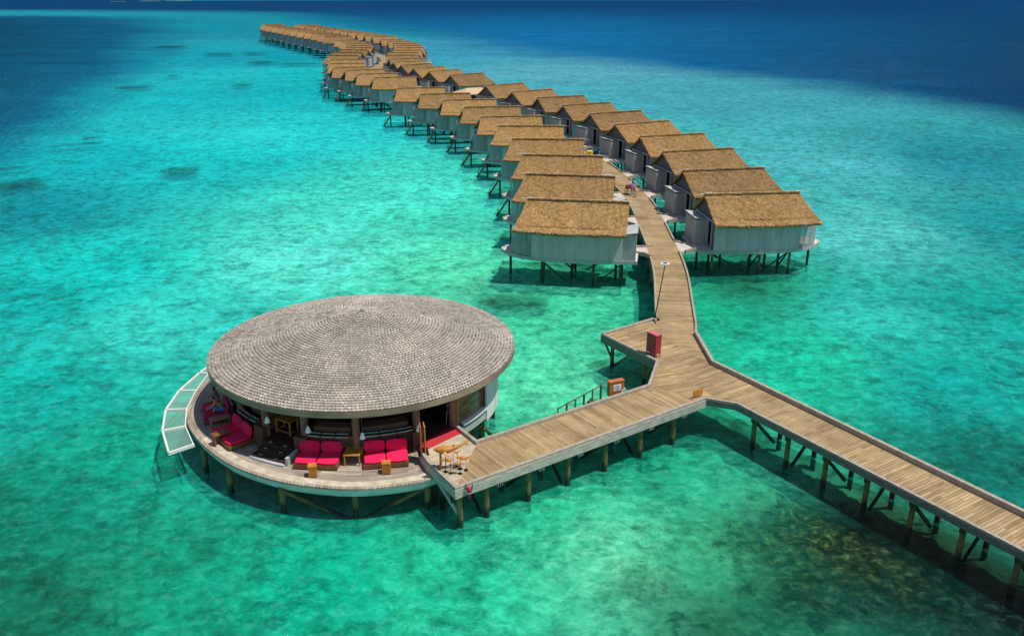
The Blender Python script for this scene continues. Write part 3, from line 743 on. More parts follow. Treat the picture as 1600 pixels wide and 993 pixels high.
ORD = ['first', 'second', 'third', 'fourth', 'fifth', 'sixth', 'seventh', 'eighth', 'ninth', 'tenth', 'eleventh', 'twelfth', 'thirteenth', 'fourteenth', 'fifteenth', 'sixteenth', 'seventeenth', 'eighteenth', 'nineteenth', 'twentieth']
ORD += ['twenty-' + o for o in ORD[:9]] + ['thirtieth'] + ['thirty-' + o for o in ORD[:9]]
LV = [((830, 311), (978, 317)), ((824.5, 272), (958.7, 277)), ((819, 242), (939.7, 245)), ((801.6, 217.7), (911, 218.3)), ((780.3, 197.5), (879, 197.1)), ((752.5, 184), (844.5, 180.4)), ((726.7, 168.8), (811, 165.8)), ((695, 157.7), (772.5, 154.2)), ((659.4, 148.6), (732, 145)), ((623.7, 139), (691.6, 136)), ((586, 122.5), (648, 119.4)), ((560, 117), (618.7, 113.7)), ((542, 111), (598, 107.5)), ((521, 107), (578, 104)), ((513, 100.5), (572, 98.0)), ((514, 94.5), (570, 92.8))]
RV = [((1104, 306), (1249, 299)), ((1071.6, 268.8), (1191.7, 261)), ((1038.7, 238.9), (1144, 230.7)), ((1003.4, 214.4), (1098.5, 208)), ((963.5, 195.4), (1045, 188)), ((925.4, 179), (999.7, 172.3)), ((883, 166.3), (951.5, 159.3)), ((842.7, 153.8), (911, 149.2)), ((802.4, 145.2), (860.8, 138.5)), ((763.2, 135.1), (814.5, 129.7)), ((707.6, 118.4), (752, 113.9)), ((673.9, 112.9), (715.7, 107.8)), ((646.2, 107.8), (694.5, 103.3)), ((627.5, 102.8), (672.4, 98.8)), ((615, 97.5), (665, 95)), ((607, 93), (658, 91))]
spots = []   # (side, inner ridge point, heading)
LH = [-9, -9.5, -7, -3, -2, 6, 6, 9, 11, 9, 13, 16, 19, 17, 12, 8]
RH = [6, 10.5, 15.5, 16, 25, 24, 26, 22, 33, 35, 38, 42, 40, 40, 29, 25]
for (out_, inn_), hd_ in zip(LV, LH):
    mid_ = (U(*out_, RZ) + U(*inn_, RZ)) / 2; h = rad(180 + hd_); spots.append(('left', mid_.xy - Vector((math.cos(h), math.sin(h))) * 4.05, h))
for (inn_, out_), hd_ in zip(RV, RH):
    mid_ = (U(*out_, RZ) + U(*inn_, RZ)) / 2; h = rad(hd_); spots.append(('right', mid_.xy - Vector((math.cos(h), math.sin(h))) * 4.15, h))
def place_far(side, start_y, n, step=10.35, off=3.5, end_trim=0):
    s = 1 if side == 'left' else -1
    i = next(i for i, c in enumerate(CL) if c.y >= start_y); acc = step; cnt = 0
    while i < len(CL) - 1 and cnt < n:
        if acc >= step:
            nn = CN[i]; p = CL[i] + nn * off * s
            h = math.atan2(nn.y * s, nn.x * s) + rad(-12 if side == 'left' else -4); spots.append((side, p, h)); acc = 0; cnt += 1
        acc += (CL[i + 1] - CL[i]).length; i += 1
    # closing villas at the head of the walk
n0 = sum(1 for s in spots if s[0] == 'left')
place_far('left', 232.5, 21); place_far('right', 233, 21)
proto = None; cnt = {'left': 0, 'right': 0}
for k_, (side, p, h) in enumerate(spots):
    cnt[side] += 1; i = cnt[side]; sc_ = 1.13 if (side == 'left' and i > 24) else (1.08 if i > 24 else 1.)
    loc = (p.x, p.y, 0)
    tot = sum(1 for s in spots if s[0] == side)
    if i == 1: lab = 'nearest and largest-looking thatched villa of the %s-hand row beside the boardwalk' % side
    else: lab = '%s thatched grey villa from the front in the %s-hand row along the boardwalk' % (ORD[i - 1], side)
    lab += {('left', 1): '', ('right', 1): ''}.get((side, i), '')
    if i == tot: lab = 'farthest thatched villa of the %s-hand row, at the head of the boardwalk' % side
    if proto is None: proto = build_villa(lab, loc, h); proto0 = proto
    else:
        v = copy_thing(proto, loc, h, lab, scale=(sc_, sc_, sc_) if sc_ > 1 else None)
        if side == 'left' and 3 <= i <= 16 or (side == 'right' and i in (3, 7)): add_stairs(v)
# a staggered pair closing the head of the walk
for px_, lab in (((414, 39.8), 'small far villa standing alone beyond the left end of the row'), ((461, 39.2), 'far villa closing the head of the boardwalk, ridge above its neighbours')):
    p = U(*px_, RZ); copy_thing(proto, (p.x, p.y, 0), rad(2), lab)

# kerbs of the main walk: broken where a villa bridge lands
def kerb_run(pts, side, name_parent, mat='kerb'):
    m = MB(); o = (-.10, .03) if side > 0 else (-.03, .10)
    m.strip(pts, o[0], o[1], ZD - .02, ZD + .15); m.build('kerb', mat, name_parent, world=True)
    m = MB(); o = (-.02, .06) if side > 0 else (-.06, .02)
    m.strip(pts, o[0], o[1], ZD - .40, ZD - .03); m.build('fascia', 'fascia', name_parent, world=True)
nk = 0
for sgn, side in ((1, 'left'), (-1, 'right')):
    run = []; runs = []
    doors = [Vector(p) + Vector((math.cos(h), math.sin(h))) * -2.2 + Vector((-math.sin(h), math.cos(h))) * (-.85) for (sd, p, h) in spots if sd == side]
    fine = resample([c.to_tuple() for c in CL], .5); fn = normals(fine)
    for i, (c, n) in enumerate(zip(fine, fn)):
        e = c + n * (HW * sgn)
        if i == 0: e = (W['a'] if sgn > 0 else W['d']).xy
        if min((e - d).length for d in doors) < 1.5:
            if len(run) > 3: runs.append(run)
            run = []
        else: run.append(e)
    if len(run) > 3: runs.append(run)
    for r_ in runs:
        if nk < 90: kerb_run([q.to_tuple() for q in r_], sgn, main); nk += 1

# ---- platform, junction arm, link and pier to the pavilion
plat = thing('side_platform', 'small square timber platform jutting left of the junction, red cabinet on its edge', 'platform', (W['e'].x, W['e'].y, 0))
m = MB(); m.prism([W['a'], W['e'], W['f'], W['b']], ZD - .1, ZD, W['f'] - W['e']); m.build('deck', 'deck', plat, world=True)
for pts in ([W['e'], W['f']], [W['a'], W['e']]):
    m = MB(); m.strip([p.xy for p in pts], -.03 if 0 else -.04, .14, ZD - .02, ZD + .13); m.build('kerb', 'kerb', plat, world=True)
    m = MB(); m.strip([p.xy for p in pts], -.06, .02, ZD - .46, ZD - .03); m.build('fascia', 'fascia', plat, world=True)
for (x, y) in ((6.3, 49.9), (7.9, 47.2), (8.9, 51.9), (9.0, 48.5)):
    m = MB(); m.cyl((x, y, -2.6), (x, y, ZD - .4), .13, .12, 10); m.build('post', 'post', plat, world=True)
for p, q in (((5.75, 49.9, ZD - .4), (6.3, 49.85, .5)), ((7.4, 48.1, ZD - .4), (6.4, 49.8, .1)), ((8.3, 46.4, ZD - .4), (7.9, 47.2, .3)), ((8.0, 47.2, ZD - .4), (8.9, 48.4, .2))):
    m = MB(); m.bar(p, q, .09, .13); m.build('brace', 'post', plat, world=True)

armR = thing('pier', 'straight timber pier running from the junction to the lower right edge', 'pier', (W['k'].x, W['k'].y, 0))
m = MB(); m.prism([W['b'], W['f'], W['g'], W['j'], W['k'], r_low[2], r_up_end, W['c']], ZD - .1, ZD, dirR); m.build('deck', 'deck', armR, world=True)
m = MB(); m.strip([p.xy for p in (W['i'], W['j'], W['k'], r_low[2])], -.03, .12, ZD - .02, ZD + .06); m.build('kerb', 'kerb', armR, world=True)
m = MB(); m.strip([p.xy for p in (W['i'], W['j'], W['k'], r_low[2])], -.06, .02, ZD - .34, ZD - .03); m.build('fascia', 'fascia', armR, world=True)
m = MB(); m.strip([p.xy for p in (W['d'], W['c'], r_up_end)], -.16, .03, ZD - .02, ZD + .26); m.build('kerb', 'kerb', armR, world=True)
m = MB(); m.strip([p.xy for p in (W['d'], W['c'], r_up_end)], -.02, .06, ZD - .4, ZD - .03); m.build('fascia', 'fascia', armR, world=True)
k = 0
for s in [-.6] + [1.6 + 2.27 * i for i in range(14)]:
    a = W['k'].xy + dirR.xy * s; nrm = Vector((-dirR.y, dirR.x)); a = a + nrm * .25; b = a + nrm * 2.1
    posts_pair(None, a, b, armR, brace=(k % 2 == 0)); cross_beam(armR, a - nrm * .2, b); k += 1
    
pierL = thing('pier', 'short timber pier linking the junction to the round pavilion', 'pier', (W['h'].x, W['h'].y, 0))
m = MB(); m.prism([W['h'], W['f'], W['g'], W['j'], W['i']][0:3] + [W['i']], ZD - .1, ZD, Vector((.35, -1, 0)))
m.prism([W['l'], W['h'], W['i'], W['m']], ZD - .1, ZD, dirL); m.build('deck', 'deck', pierL, world=True)
m = MB(); m.prism([W['o'], W['n'], W['m'], W['l'], W['p']], ZD - .1, ZD, Vector((-.577, .817, 0))); m.build('landing', 'deck_pale', pierL, world=True)
m = MB(); m.strip([W[c].xy for c in 'onmi'], -.03, .15, ZD - .02, ZD + .08); m.build('kerb', 'kerb', pierL, world=True)
m = MB(); m.strip([W[c].xy for c in 'onmi'], -.06, .02, ZD - .46, ZD - .03); m.build('fascia', 'fascia_pale', pierL, world=True)
m = MB(); m.strip([W[c].xy for c in 'plhf'], -.13, .03, ZD - .02, ZD + .17); m.build('kerb', 'kerb', pierL, world=True)
m = MB(); m.strip([W[c].xy for c in 'plhf'], -.02, .06, ZD - .42, ZD - .03); m.build('fascia', 'fascia_pale', pierL, world=True)
nrmL = Vector((-dirL.y, dirL.x)); k = 0
for s in [.35] + [1.75 + 2.32 * i for i in range(6)]:
    a = W['m'].xy + dirL.xy * s + nrmL * .3; b = a + nrmL * 2.2
    posts_pair(None, a, b, pierL, brace=(k % 2 == 0), r=.145); cross_beam(pierL, a - nrmL * .2, b); k += 1
m = MB(); m.bar((W['n'].x + .35, W['n'].y - .5, ZD - .4), (W['m'].x + .2, W['m'].y + .55, .3), .1, .15); m.build('brace', 'trim', pierL, world=True)
# hanging bolts and brackets under the near beam
m = MB()
for s in (2.3, 4.6, 6.9, 9.2, 11.5, 13.8):
    for d in (-.12, 0, .12):
        a = W['m'].xy + dirL.xy * (s + d) + nrmL * -.02; m.box((a.x, a.y, ZD - .54), (.04, .04, .2))
m.build('brackets', 'fascia_pale', pierL, world=True)

# ------------------------------------------------------------------ round pavilion
C = Vector((-7.85, 42.5)); ZL = 1.7; RW = 6.8; RR = 7.95; ZE = 4.62; ZA = 6.5
pav = thing('round_pavilion', 'round pavilion with a low grey shingle roof and a timber terrace on stilts', 'pavilion', (C.x, C.y, 0))
def ang_px(px, z, r):
    best = None
    for i in range(0, 1790):
        a = rad(-180 + i * .1); q = PX((C.x + r * math.cos(a), C.y + r * math.sin(a), z))
        if best is None or abs(q[0] - px) < best[0]: best = (abs(q[0] - px), a)
    return best[1]
def roofz(r): t = r / RR; return ZA - (ZA - ZE) * (.62 * t + .38 * t * t)
m = MB(); n = 128; rings = 30   # underlay
for i in range(rings + 1):
    r = RR * i / rings
    for j in range(n): a = 2 * math.pi * j / n; m.v.append((C.x + r * math.cos(a), C.y + r * math.sin(a), roofz(r)))
for i in range(rings):
    for j in range(n):
        a = i * n + j; b = i * n + (j + 1) % n; m.face([a, a + n, b + n, b])
roof = m.build('roof', 'shingle_gap', pav, world=True)
m = MB(); rnd = random.Random(11)
cs = .165; nring = int(RR / cs)
for i in range(nring):
    r1 = RR + .02 - i * cs; r0 = max(.02, r1 - cs * .86)
    rmid = (r0 + r1) / 2; cnt_ = max(5, int(2 * math.pi * rmid / .175)); ph = rnd.random()
    for j in range(cnt_):
        if rnd.random() < .01: continue
        a0 = 2 * math.pi * (j + ph) / cnt_; a1 = a0 + 2 * math.pi / cnt_ * rnd.uniform(.50, .80)
        # long tab, its tail overlapping; a narrow dark slot stays open between tabs
        zz = .045; v = []
        for (r, dz) in ((r0, .012), (r1, zz)):
            for a in (a0, a1): v.append((C.x + r * math.cos(a), C.y + r * math.sin(a), roofz(min(r, RR)) + dz))
        rf_ = min(1, max(0, rnd.gauss(.5, .28)))
        b = len(m.v); m.v += v + [(q[0], q[1], q[2] - .03) for q in v[2:]]
        m.face([b, b + 2, b + 3, b + 1], None, rf_); m.face([b + 2, b + 4, b + 5, b + 3], None, rf_ * .6)
    # continuous head strip of the course above the slots
    kseg = max(16, cnt_ // 2); 
    rh1 = r1 - cs * .46; rh0 = max(.01, r0 - cs * .16)
    for j in range(kseg):
        a0 = 2 * math.pi * j / kseg; a1 = 2 * math.pi * (j + 1) / kseg
        v = [(C.x + r * math.cos(a), C.y + r * math.sin(a), roofz(r) + .009) for r in (rh0, rh1) for a in (a0, a1)]
        b = len(m.v); m.v += v; m.face([b, b + 2, b + 3, b + 1], None, rnd.uniform(.35, .8))
sh = m.build('shingles', 'shingle', roof); sh.location = -Vector((C.x, C.y, 0))
m = MB(); m.cyl((C.x, C.y, ZA - .02), (C.x, C.y, ZA + .07), .2, .08, 12); m.build('roof_cap', 'fascia', roof, world=True)
m = MB(); m.arc(C, RR - .1, RR + .03, ZE - .30, ZE - .02, 0, 2 * math.pi, 120); fas = m.build('fascia', 'brown_mid', pav, world=True)
fas.data.materials.clear(); fas.data.materials.append(simple('eave_board', (.27, .20, .13), .7, .3, .6))
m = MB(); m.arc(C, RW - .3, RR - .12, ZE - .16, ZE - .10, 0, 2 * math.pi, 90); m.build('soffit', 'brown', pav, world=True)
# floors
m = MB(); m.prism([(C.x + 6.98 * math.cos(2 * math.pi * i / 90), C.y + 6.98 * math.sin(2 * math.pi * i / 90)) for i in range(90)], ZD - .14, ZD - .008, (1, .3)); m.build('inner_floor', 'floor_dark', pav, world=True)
rim0, rim1 = ang_px(722, ZD, 7.25), rad(150)
aw = ang_px(759, 3.0, 7.05)
m = MB(); m.arc(C, 6.86, 7.12, ZD - .06, ZD + .05, ang_px(722, ZD, 7.0), aw, 30); m.build('floor_rim', 'white', pav, world=True)
m = MB(); m.arc(C, 6.8, 7.03, ZD - .6, ZD - .145, ang_px(722, ZD, 7.0), aw, 30); m.build('floor_skirt', 'wallgrey', pav, world=True)
out_px = [(330, 590), (313, 605), (300, 622), (293, 640), (294, 660), (305, 680), (330, 705), (370, 730), (430, 750), (490, 760), (550, 764), (610, 760), (660, 752), (686, 743)]
OUT = [U(*p, ZL).xy for p in out_px]
OUT = [Vector((-14.6, 48.9)), Vector((-16.2, 46.6))] + OUT
OUTr = resample([p.to_tuple() for p in OUT], .5)
# annular boards that follow the curve: one wedge of planks between inner ring and the rim
m = MB(); nO = len(OUTr); acc = 0; LV_ = 7
for i in range(nO):
    o = OUTr[i]; d = (o - C); inn = C + d.normalized() * (RW - .1)
    if i: acc += (OUTr[i] - OUTr[i - 1]).length
    for k in range(LV_): 
        q = inn.lerp(o, k / (LV_ - 1)); m.v.append((q.x, q.y, ZL))
for i in range(nO - 1):
    for k in range(LV_ - 1):
        a = i * LV_ + k; f = [a, a + 1, a + LV_ + 1, a + LV_]
        uv = []
        for idx in f:
            ii, kk = divmod(idx, LV_); q = Vector(m.v[idx][:2]); rr_ = (OUTr[ii] - q).length
            uv.append((rr_, (ii // 9) * 7.3 + ii * .5))
        m.face(f, uv)
m.build('terrace_deck', 'deck_grey', pav, world=True)
m = MB(); pts = [p.to_tuple() for p in OUTr]
m.strip(pts, -.04, .16, ZL - .05, ZL + .035); m.build('terrace_rim', 'deck_grey', pav, world=True)
m = MB(); m.strip([p.to_tuple() for p in OUTr if p.y < 38.5 and p.x > -15.5], .165, .62, ZL - .03, ZL + .012); m.build('sun_toned_boards', simple('sun_toned_rim_timber', (.50, .42, .31), .8, .3, 2.2, (1, 1, 1)), pav, world=True)  # pale rim boards, the sunlit band past the roof shadow put into their colour
m = MB()
b = 0
for i, p in enumerate(OUTr):   # inward sloping hull under the rim
    d = (C - p).normalized(); m.v += [(p.x, p.y, ZL - .055), (p.x + d.x * .03, p.y + d.y * .03, ZL - .27), (p.x + d.x * .16, p.y + d.y * .16, ZL - .47)]
for i in range(nO - 1):
    for k in range(2): a = 3 * i + k; m.face([a, a + 1, a + 4, a + 3])
m.build('terrace_skirt', 'skirt', pav, world=True)
m = MB(); m.prism([(C + (p - C) * .93).to_tuple() for p in OUTr] + [(C.x - 4, C.y + 5.)], ZL - .45, ZL - .3, (1, 0)); m.build('terrace_joists', 'post_dark', pav, world=True)
# columns, parapets, windows
cpx = [413, 474, 555, 650, 707]
cang = [ang_px(p, 3.6, RW) for p in cpx]
a_l = [cang[0] - (i + 1) * rad(20) for i in range(4)]
allc = cang + a_l + [ang_px(757, 3.2, RW + .05)]
for a in allc:
    m = MB(); x, y = C.x + RW * math.cos(a), C.y + RW * math.sin(a)
    m.cyl((x, y, ZL - .05), (x, y, ZE - .16), .19, .17, 14); cl = m.build('column', 'brown_mid', pav, world=True)
def bay(a0, a1, cushions=True):
    g = rad(1.2)
    m = MB(); m.arc(C, RW - .12, RW + .06, ZL + .006, ZL + 1.12, a0 + g, a1 - g, 14); pp = m.build('parapet', 'brown', pav, world=True)
    m = MB(); m.arc(C, RW - .95, RW - .35, ZD + .0, ZD + .85, a0 + g * 2, a1 - g * 2, 12); m.build('inner_bench', 'brown_mid', pav, world=True)
    # folded-out glass shutters resting over the parapet
    n = 3; win = MB(); frm = MB()
    for k in range(n):
        b0 = a0 + g * 2 + (a1 - a0 - g * 4) * k / n + .006; b1 = a0 + g * 2 + (a1 - a0 - g * 4) * (k + 1) / n - .006
        for (r0, r1, z0) in ((RW + .0, RW + .17, ZL + 1.27), (RW + .19, RW + .36, ZL + 1.19)):
            win.arc(C, r0 + .02, r1 - .02, z0, z0 + .035, b0, b1, 5)
            frm.arc(C, r1 - .02, r1 - .002, z0 - .005, z0 + .045, b0, b1, 5)
    ws = win.build('folding_window', 'glass', pp, world=True); frm.build('window_frame', 'screen', pp, world=True)
bay(cang[1], cang[2]); bay(cang[2], cang[3]); bay(a_l[0], cang[0]); bay(a_l[1], a_l[0]); bay(a_l[2], a_l[1]); bay(a_l[3], a_l[2])
for px_, hh in ((474, 1.05), (650, 1.05), (413, 1.05)):   # pier blocks at the ends of the parapets
    a = ang_px(px_, 2.6, RW); m = MB(); m.box((C.x + (RW + .12) * math.cos(a), C.y + (RW + .12) * math.sin(a), ZL + hh / 2), (.62, .5, hh), rz=a + math.pi / 2); m.build('pillar_base', 'brown', pav, world=True)
# back wall, dark inside
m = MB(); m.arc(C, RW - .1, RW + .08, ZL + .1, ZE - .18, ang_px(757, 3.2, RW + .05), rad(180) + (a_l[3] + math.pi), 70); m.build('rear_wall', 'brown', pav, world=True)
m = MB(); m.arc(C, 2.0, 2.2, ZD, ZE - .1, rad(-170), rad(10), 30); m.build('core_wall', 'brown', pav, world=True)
m = MB(); m.arc(C, RW + .20, RW + .30, ZL - .25, ZE - .17, aw, rad(75), 30); m.build('white_wall', 'white', pav, world=True)
m = MB()
for k in range(1, 5): a = aw + k * rad(11); m.arc(C, RW + .295, RW + .306, ZL - .25, ZE - .2, a, a + .004, 1)
m.build('wall_joints', 'brown_mid', pav, world=True)
m = MB(); m.arc(C, RW - .03, RW + .04, ZD, ZE - .17, cang[4] + rad(2.2), ang_px(752, 3.2, RW), 24); m.build('glazed_wall', 'glazing_reflect', pav, world=True)
m = MB(); m.arc(C, RW - .15, RW + .1, ZD, ZE - .17, ang_px(750, 3.2, RW), ang_px(758, 3.2, RW), 3); m.build('corner_pillar', 'brown_red', pav, world=True)
m = MB(); m.arc(C, RW - .1, RW + .1, ZD, ZE - .17, cang[4] + rad(1.6), cang[4] + rad(2.6), 2); m.build('door_jamb', 'teak', pav, world=True)
# steps between the first and second visible columns
m = MB(); lights = MB(); curb = MB()
a0, a1 = cang[0] + rad(2.5), cang[1] - rad(3)
for k, (r0, r1, z) in enumerate(((RW - .1, 7.35, ZD - .02), (7.35, 7.7, ZD - .18), (7.7, 8.05, ZD - .34))):
    m.arc(C, r0, r1 + .003 * k, ZL - .02, z, a0, a1, 12)
    for t in (.2, .26, .68, .74):
        a = a0 + (a1 - a0) * t; lights.box((C.x + (r1 - .12) * math.cos(a), C.y + (r1 - .12) * math.sin(a), z + .012), (.07, .05, .02), rz=a)
curb.arc(C, 8.05, 8.22, ZL - .02, ZL + .09, a0, a1, 12); 
st = m.build('steps', 'floor_dark', pav, world=True); lights.build('step_lights', 'yellow_light', st, world=True); curb.build('step_curb', 'trim', st, world=True)
m = MB(); m.arc(C, 6.95, 8.1, ZL, ZL + .42, a1 + rad(.3), a1 + rad(1.2), 1); m.build('step_cheek', 'trim', st, world=True)
# white lanterns by the columns
for px_, py_, nm in ((416, 655, 'first visible column'), (479, 670, 'column left of the front daybeds'), (563, 680, 'column between the two front daybeds'), (650.5, 668, 'column beside the entrance')):
    a = ang_px(px_ + 3, 3.0, RW + .3); x, y = C.x + (RW + .32) * math.cos(a), C.y + (RW + .32) * math.sin(a)
    # height from the sight line
    zz = 3.0
    for zt in [2.4 + .02 * i for i in range(80)]:
        if PX((x, y, zt))[1] < py_: zz = zt; break
    t = thing('hanging_lantern', 'small white lantern hanging in front of the ' + nm, 'lantern', (x, y, zz), 0, 'white lanterns hung around the pavilion')
    m = MB(); m.cyl((0, 0, -.16), (0, 0, .08), .14, .07, 10); m.cyl((0, 0, .08), (0, 0, .16), .07, .02, 8); m.build('lamp_shade', 'lamp', t)
    m = MB(); m.cyl((0, 0, .16), (0, 0, ZE - .17 - zz), .012, n=5); m.build('cord', 'ink', t)
# glass viewing floors over the water on the left
go = [U(*p, ZL).xy for p in ((323, 574), (311, 582.5), (279.5, 610), (258.5, 640), (253, 673), (263, 707.5))]
gi = [U(*p, ZL).xy for p in ((331, 579), (327, 584), (308, 610), (293, 639), (291, 665.5), (303.6, 694))]
m = MB(); m.strip([p.to_tuple() for p in go], -.02, .07, ZL - .12, ZL + .05); m.strip([p.to_tuple() for p in gi], -.07, -.02, ZL - .14, ZL + .045)
for a, b in zip(go, gi): m.bar((a.x, a.y, ZL - .03), (b.x, b.y, ZL - .03), .085, .16)
gf = m.build('glass_floor_frame', 'white', pav, world=True)
for i in range(5):
    q = [go[i], go[i + 1], gi[i + 1], gi[i]]; cc = sum(q, Vector((0, 0))) / 4
    m = MB(); m.prism([(cc + (p - cc) * .97).to_tuple() for p in q], ZL - .06, ZL - .03); m.build('glass_panel', 'glass_floor', gf, world=True)
# stilts and braces
def stilt(p, r=.15, top=None, mat='post'):
    m = MB(); m.cyl((p[0], p[1], -2.7), (p[0], p[1], ZL - .4 if top is None else top), r, r * .95, 12); m.build('post', mat, pav, world=True)
fp = [Vector(q) for q in ((-7.0, 33.02, 0), (-10.44, 33.4, 0), (-13.41, 35.1, 0), (-15.25, 37.0, 0), (-3.75, 33.75, 0))]
for p in fp:
    d = (C - p.xy).normalized(); stilt(p.xy + d * .24)
stilt((-3.2, 34.1), mat='post_dark'); stilt(U(753, 692, 0).xy, .17, ZD - .5); stilt(U(769, 652, 0).xy, .17, ZD - .5)
for k in range(16): a = rad(22.5 * k + 8); stilt((C.x + 5.2 * math.cos(a), C.y + 5.2 * math.sin(a)), .14, ZD - .16, 'post_dark')
for p, q in (((-10.3, 33.6, 1.15), (-7.2, 33.15, -.1)), ((-3.95, 33.9, 1.15), (-6.8, 33.15, -.1)), (U(700, 690, .5), U(752, 664, 1.2)), (U(757, 668, 1.0), U(768, 680, .2))):
    m = MB(); m.cyl(p, q, .1, .1, 8); m.build('brace', 'post', pav, world=True)

# ------------------------------------------------------------------ furniture on the terrace
def daybed(loc, rz, label, w=2.05, l=1.2, mat='pink'):
    t = thing('daybed', label, 'daybed', (loc[0], loc[1], ZL + .006), rz, 'pink double daybeds on the terrace')
    m = MB(); m.box((0, 0, .16), (w, l, .20)); m.build('base', 'teak_dark', t)
    m = MB()
    for sx in (-1, 1):
        for sy in (-1, 1): m.box((sx * (w / 2 - .12), sy * (l / 2 - .12), .03), (.1, .1, .06))
    m.build('feet', 'brown', t)
    for sx in (-1, 1):
        o = cushion((sx * w / 4, -.02, .335), (w / 2 - .03, l - .06, .15), 0, mat, t, 'seat_cushion')
        o = cushion((sx * w / 4, l / 2 - .12, .64), (w / 2 - .03, .17, .56), rad(-13), mat, t, 'back_cushion')
    m = MB(); m.box((0, l / 2 + .02, .42), (w, .06, .5)); m.build('backrest', 'teak_dark', t)
    return t
def cushion(c, d, tilt, mat, parent, name):
    n = 7; m = MB(); R_ = Matrix.Rotation(tilt, 3, 'X')
    def P_(u, v, w): # superellipsoid-like soft box
        e = .5
        x, y, z = u, v, w
        k = 1 - .10 * (u * u * v * v + v * v * w * w + u * u * w * w)
        puff = 1 + .06 * (1 - u * u) * (1 - v * v)
        return R_ @ Vector((x * d[0] / 2 * k, y * d[1] / 2 * k, z * d[2] / 2 * k * puff)) + Vector(c)
    for ax in range(3):
        for s in (-1, 1):
            b = len(m.v)
            for i in range(n + 1):
                for j in range(n + 1):
                    a_ = -1 + 2 * i / n; b_ = -1 + 2 * j / n; q = [0, 0, 0]; q[ax] = s; q[(ax + 1) % 3] = a_; q[(ax + 2) % 3] = b_
                    p = P_(*q); p += Vector((0, 0, .008 * noise.noise(p * 6))); m.v.append(p.to_tuple())
            for i in range(n):
                for j in range(n):
                    a = b + i * (n + 1) + j; f = [a, a + n + 1, a + n + 2, a + 1]
                    m.face(f if s > 0 else f[::-1])
    return m.build(name, mat, parent, smooth=True)
b1c = (U(461, 727, ZL) + U(535, 733, ZL)) / 2
daybed((-8.95, 35.06), rad(-4), 'pink double daybed on the terrace between the steps and the slatted table')
daybed((-5.85, 35.2), rad(9), 'pink double daybed beside the entrance, right of the slatted table')
daybed((-13.62, 37.35), rad(-49), 'pink double daybed facing the water with a brown box table at its side', 2.1, 1.3)
daybed((-15.25, 39.95), rad(-68), 'shade-tinted crimson daybed at the far left under the eave, two people on it', 2.0, 1.35, 'crimson')
def cube_table(p, rz, label):
    t = thing('side_table', label, 'side table', (p.x, p.y, ZL + .04), rz, 'orange teak cube side tables')
    m = MB(); h = .5; w_ = .36
    for k in range(6): m.box((-w_ / 2 + .03 + k * w_ / 5.6, 0, h / 2), (.048, w_, h), r=.5)
    m.build('slats', 'teak', t); m = MB(); m.box((0, 0, h + .008), (w_ + .02, w_ + .02, .03)); m.build('tabletop', 'teak', t)
cube_table(U(489, 743, ZL), rad(12), 'orange teak cube side table at the foot of the left front daybed')
cube_table(U(604, 738, ZL), rad(4), 'orange teak cube side table at the foot of the right front daybed')
t = thing('slatted_table', 'low square slatted teak table between the two front daybeds', 'table', (-7.35, 35.2, ZL + .006), rad(-2))
m = MB()
for k in range(9): m.box((-.34 + k * .085, 0, .56), (.065, .76, .03))
for sy in (-.36, .36): m.box((0, sy, .55), (.78, .05, .06))
m.build('tabletop', 'teak', t)
for sx in (-1, 1):
    for sy in (-1, 1): m = MB(); m.box((sx * .34, sy * .34, .27), (.06, .06, .54)); m.build('leg', 'teak', t)
t = thing('box_table', 'brown wooden box table at the corner of the left pink daybed', 'side table', (*U(347, 692, ZL).xy, ZL + .006), rad(41 + 90))
m = MB(); m.box((0, 0, .56), (.42, .85, .06)); m.build('tabletop', 'teak_dark', t)
for sx in (-1, 1): m = MB(); m.box((0, sx * .38, .27), (.38, .07, .53)); m.build('side_panel', 'teak_dark', t)
t = thing('box_table', 'long reddish wooden table between the two left daybeds', 'side table', (-14.55, 38.5, ZL + .006), rad(32))
m = MB(); m.box((0, 0, .6), (1.0, .42, .07)); m.build('tabletop', 'brown_red', t)
for sx in (-1, 1): m = MB(); m.box((sx * .44, 0, .29), (.07, .38, .56)); m.build('side_panel', 'teak_dark', t)
# inside table with rug, seen past the steps
am = (cang[0] + cang[1]) / 2 - rad(4)
t = thing('wooden_table', 'open framed wooden table inside the pavilion above the steps', 'table', (C.x + 6.1 * math.cos(am), C.y + 6.1 * math.sin(am), ZD), am)
m = MB(); m.box((0, 0, .74), (.6, 1.0, .05)); m.build('tabletop', 'teak', t)
for sx in (-1, 1):
    for sy in (-1, 1): m = MB(); m.box((sx * .26, sy * .45, .36), (.07, .07, .72)); m.build('leg', 'teak', t)
m = MB(); m.box((0, .45, .15), (.5, .05, .05)); m.box((0, -.45, .15), (.5, .05, .05)); m.box((.26, 0, .15), (.05, .9, .05)); m.build('stretcher', 'teak', t)
m = MB(); m.arc(C, 4.2, 6.3, ZD + .0, ZD + .02, am + rad(5), am + rad(17), 8); o = m.build('rug', 'carpet_dark'); tag(o, 'dark red rug on the pavilion floor beside the inside table', 'rug')
# entrance carpet
pa = [U(*p, ZD) for p in ((660, 694), (707, 667), (726, 674), (661, 705))]
m = MB(); m.prism([p.xy for p in pa], ZD + .003, ZD + .018); o = m.build('carpet', 'carpet'); tag(o, 'plain red carpet strip outside the pavilion entrance', 'carpet')
pb2 = [U(*p, ZD) for p in ((658, 690), (700, 665), (708, 666.5), (660.5, 693.5))]
m = MB(); m.prism([p.xy for p in pb2], ZD + .003, ZD + .012); o = m.build('carpet', 'carpet_dark'); tag(o, 'dark patterned red mat just inside the pavilion entrance', 'carpet')
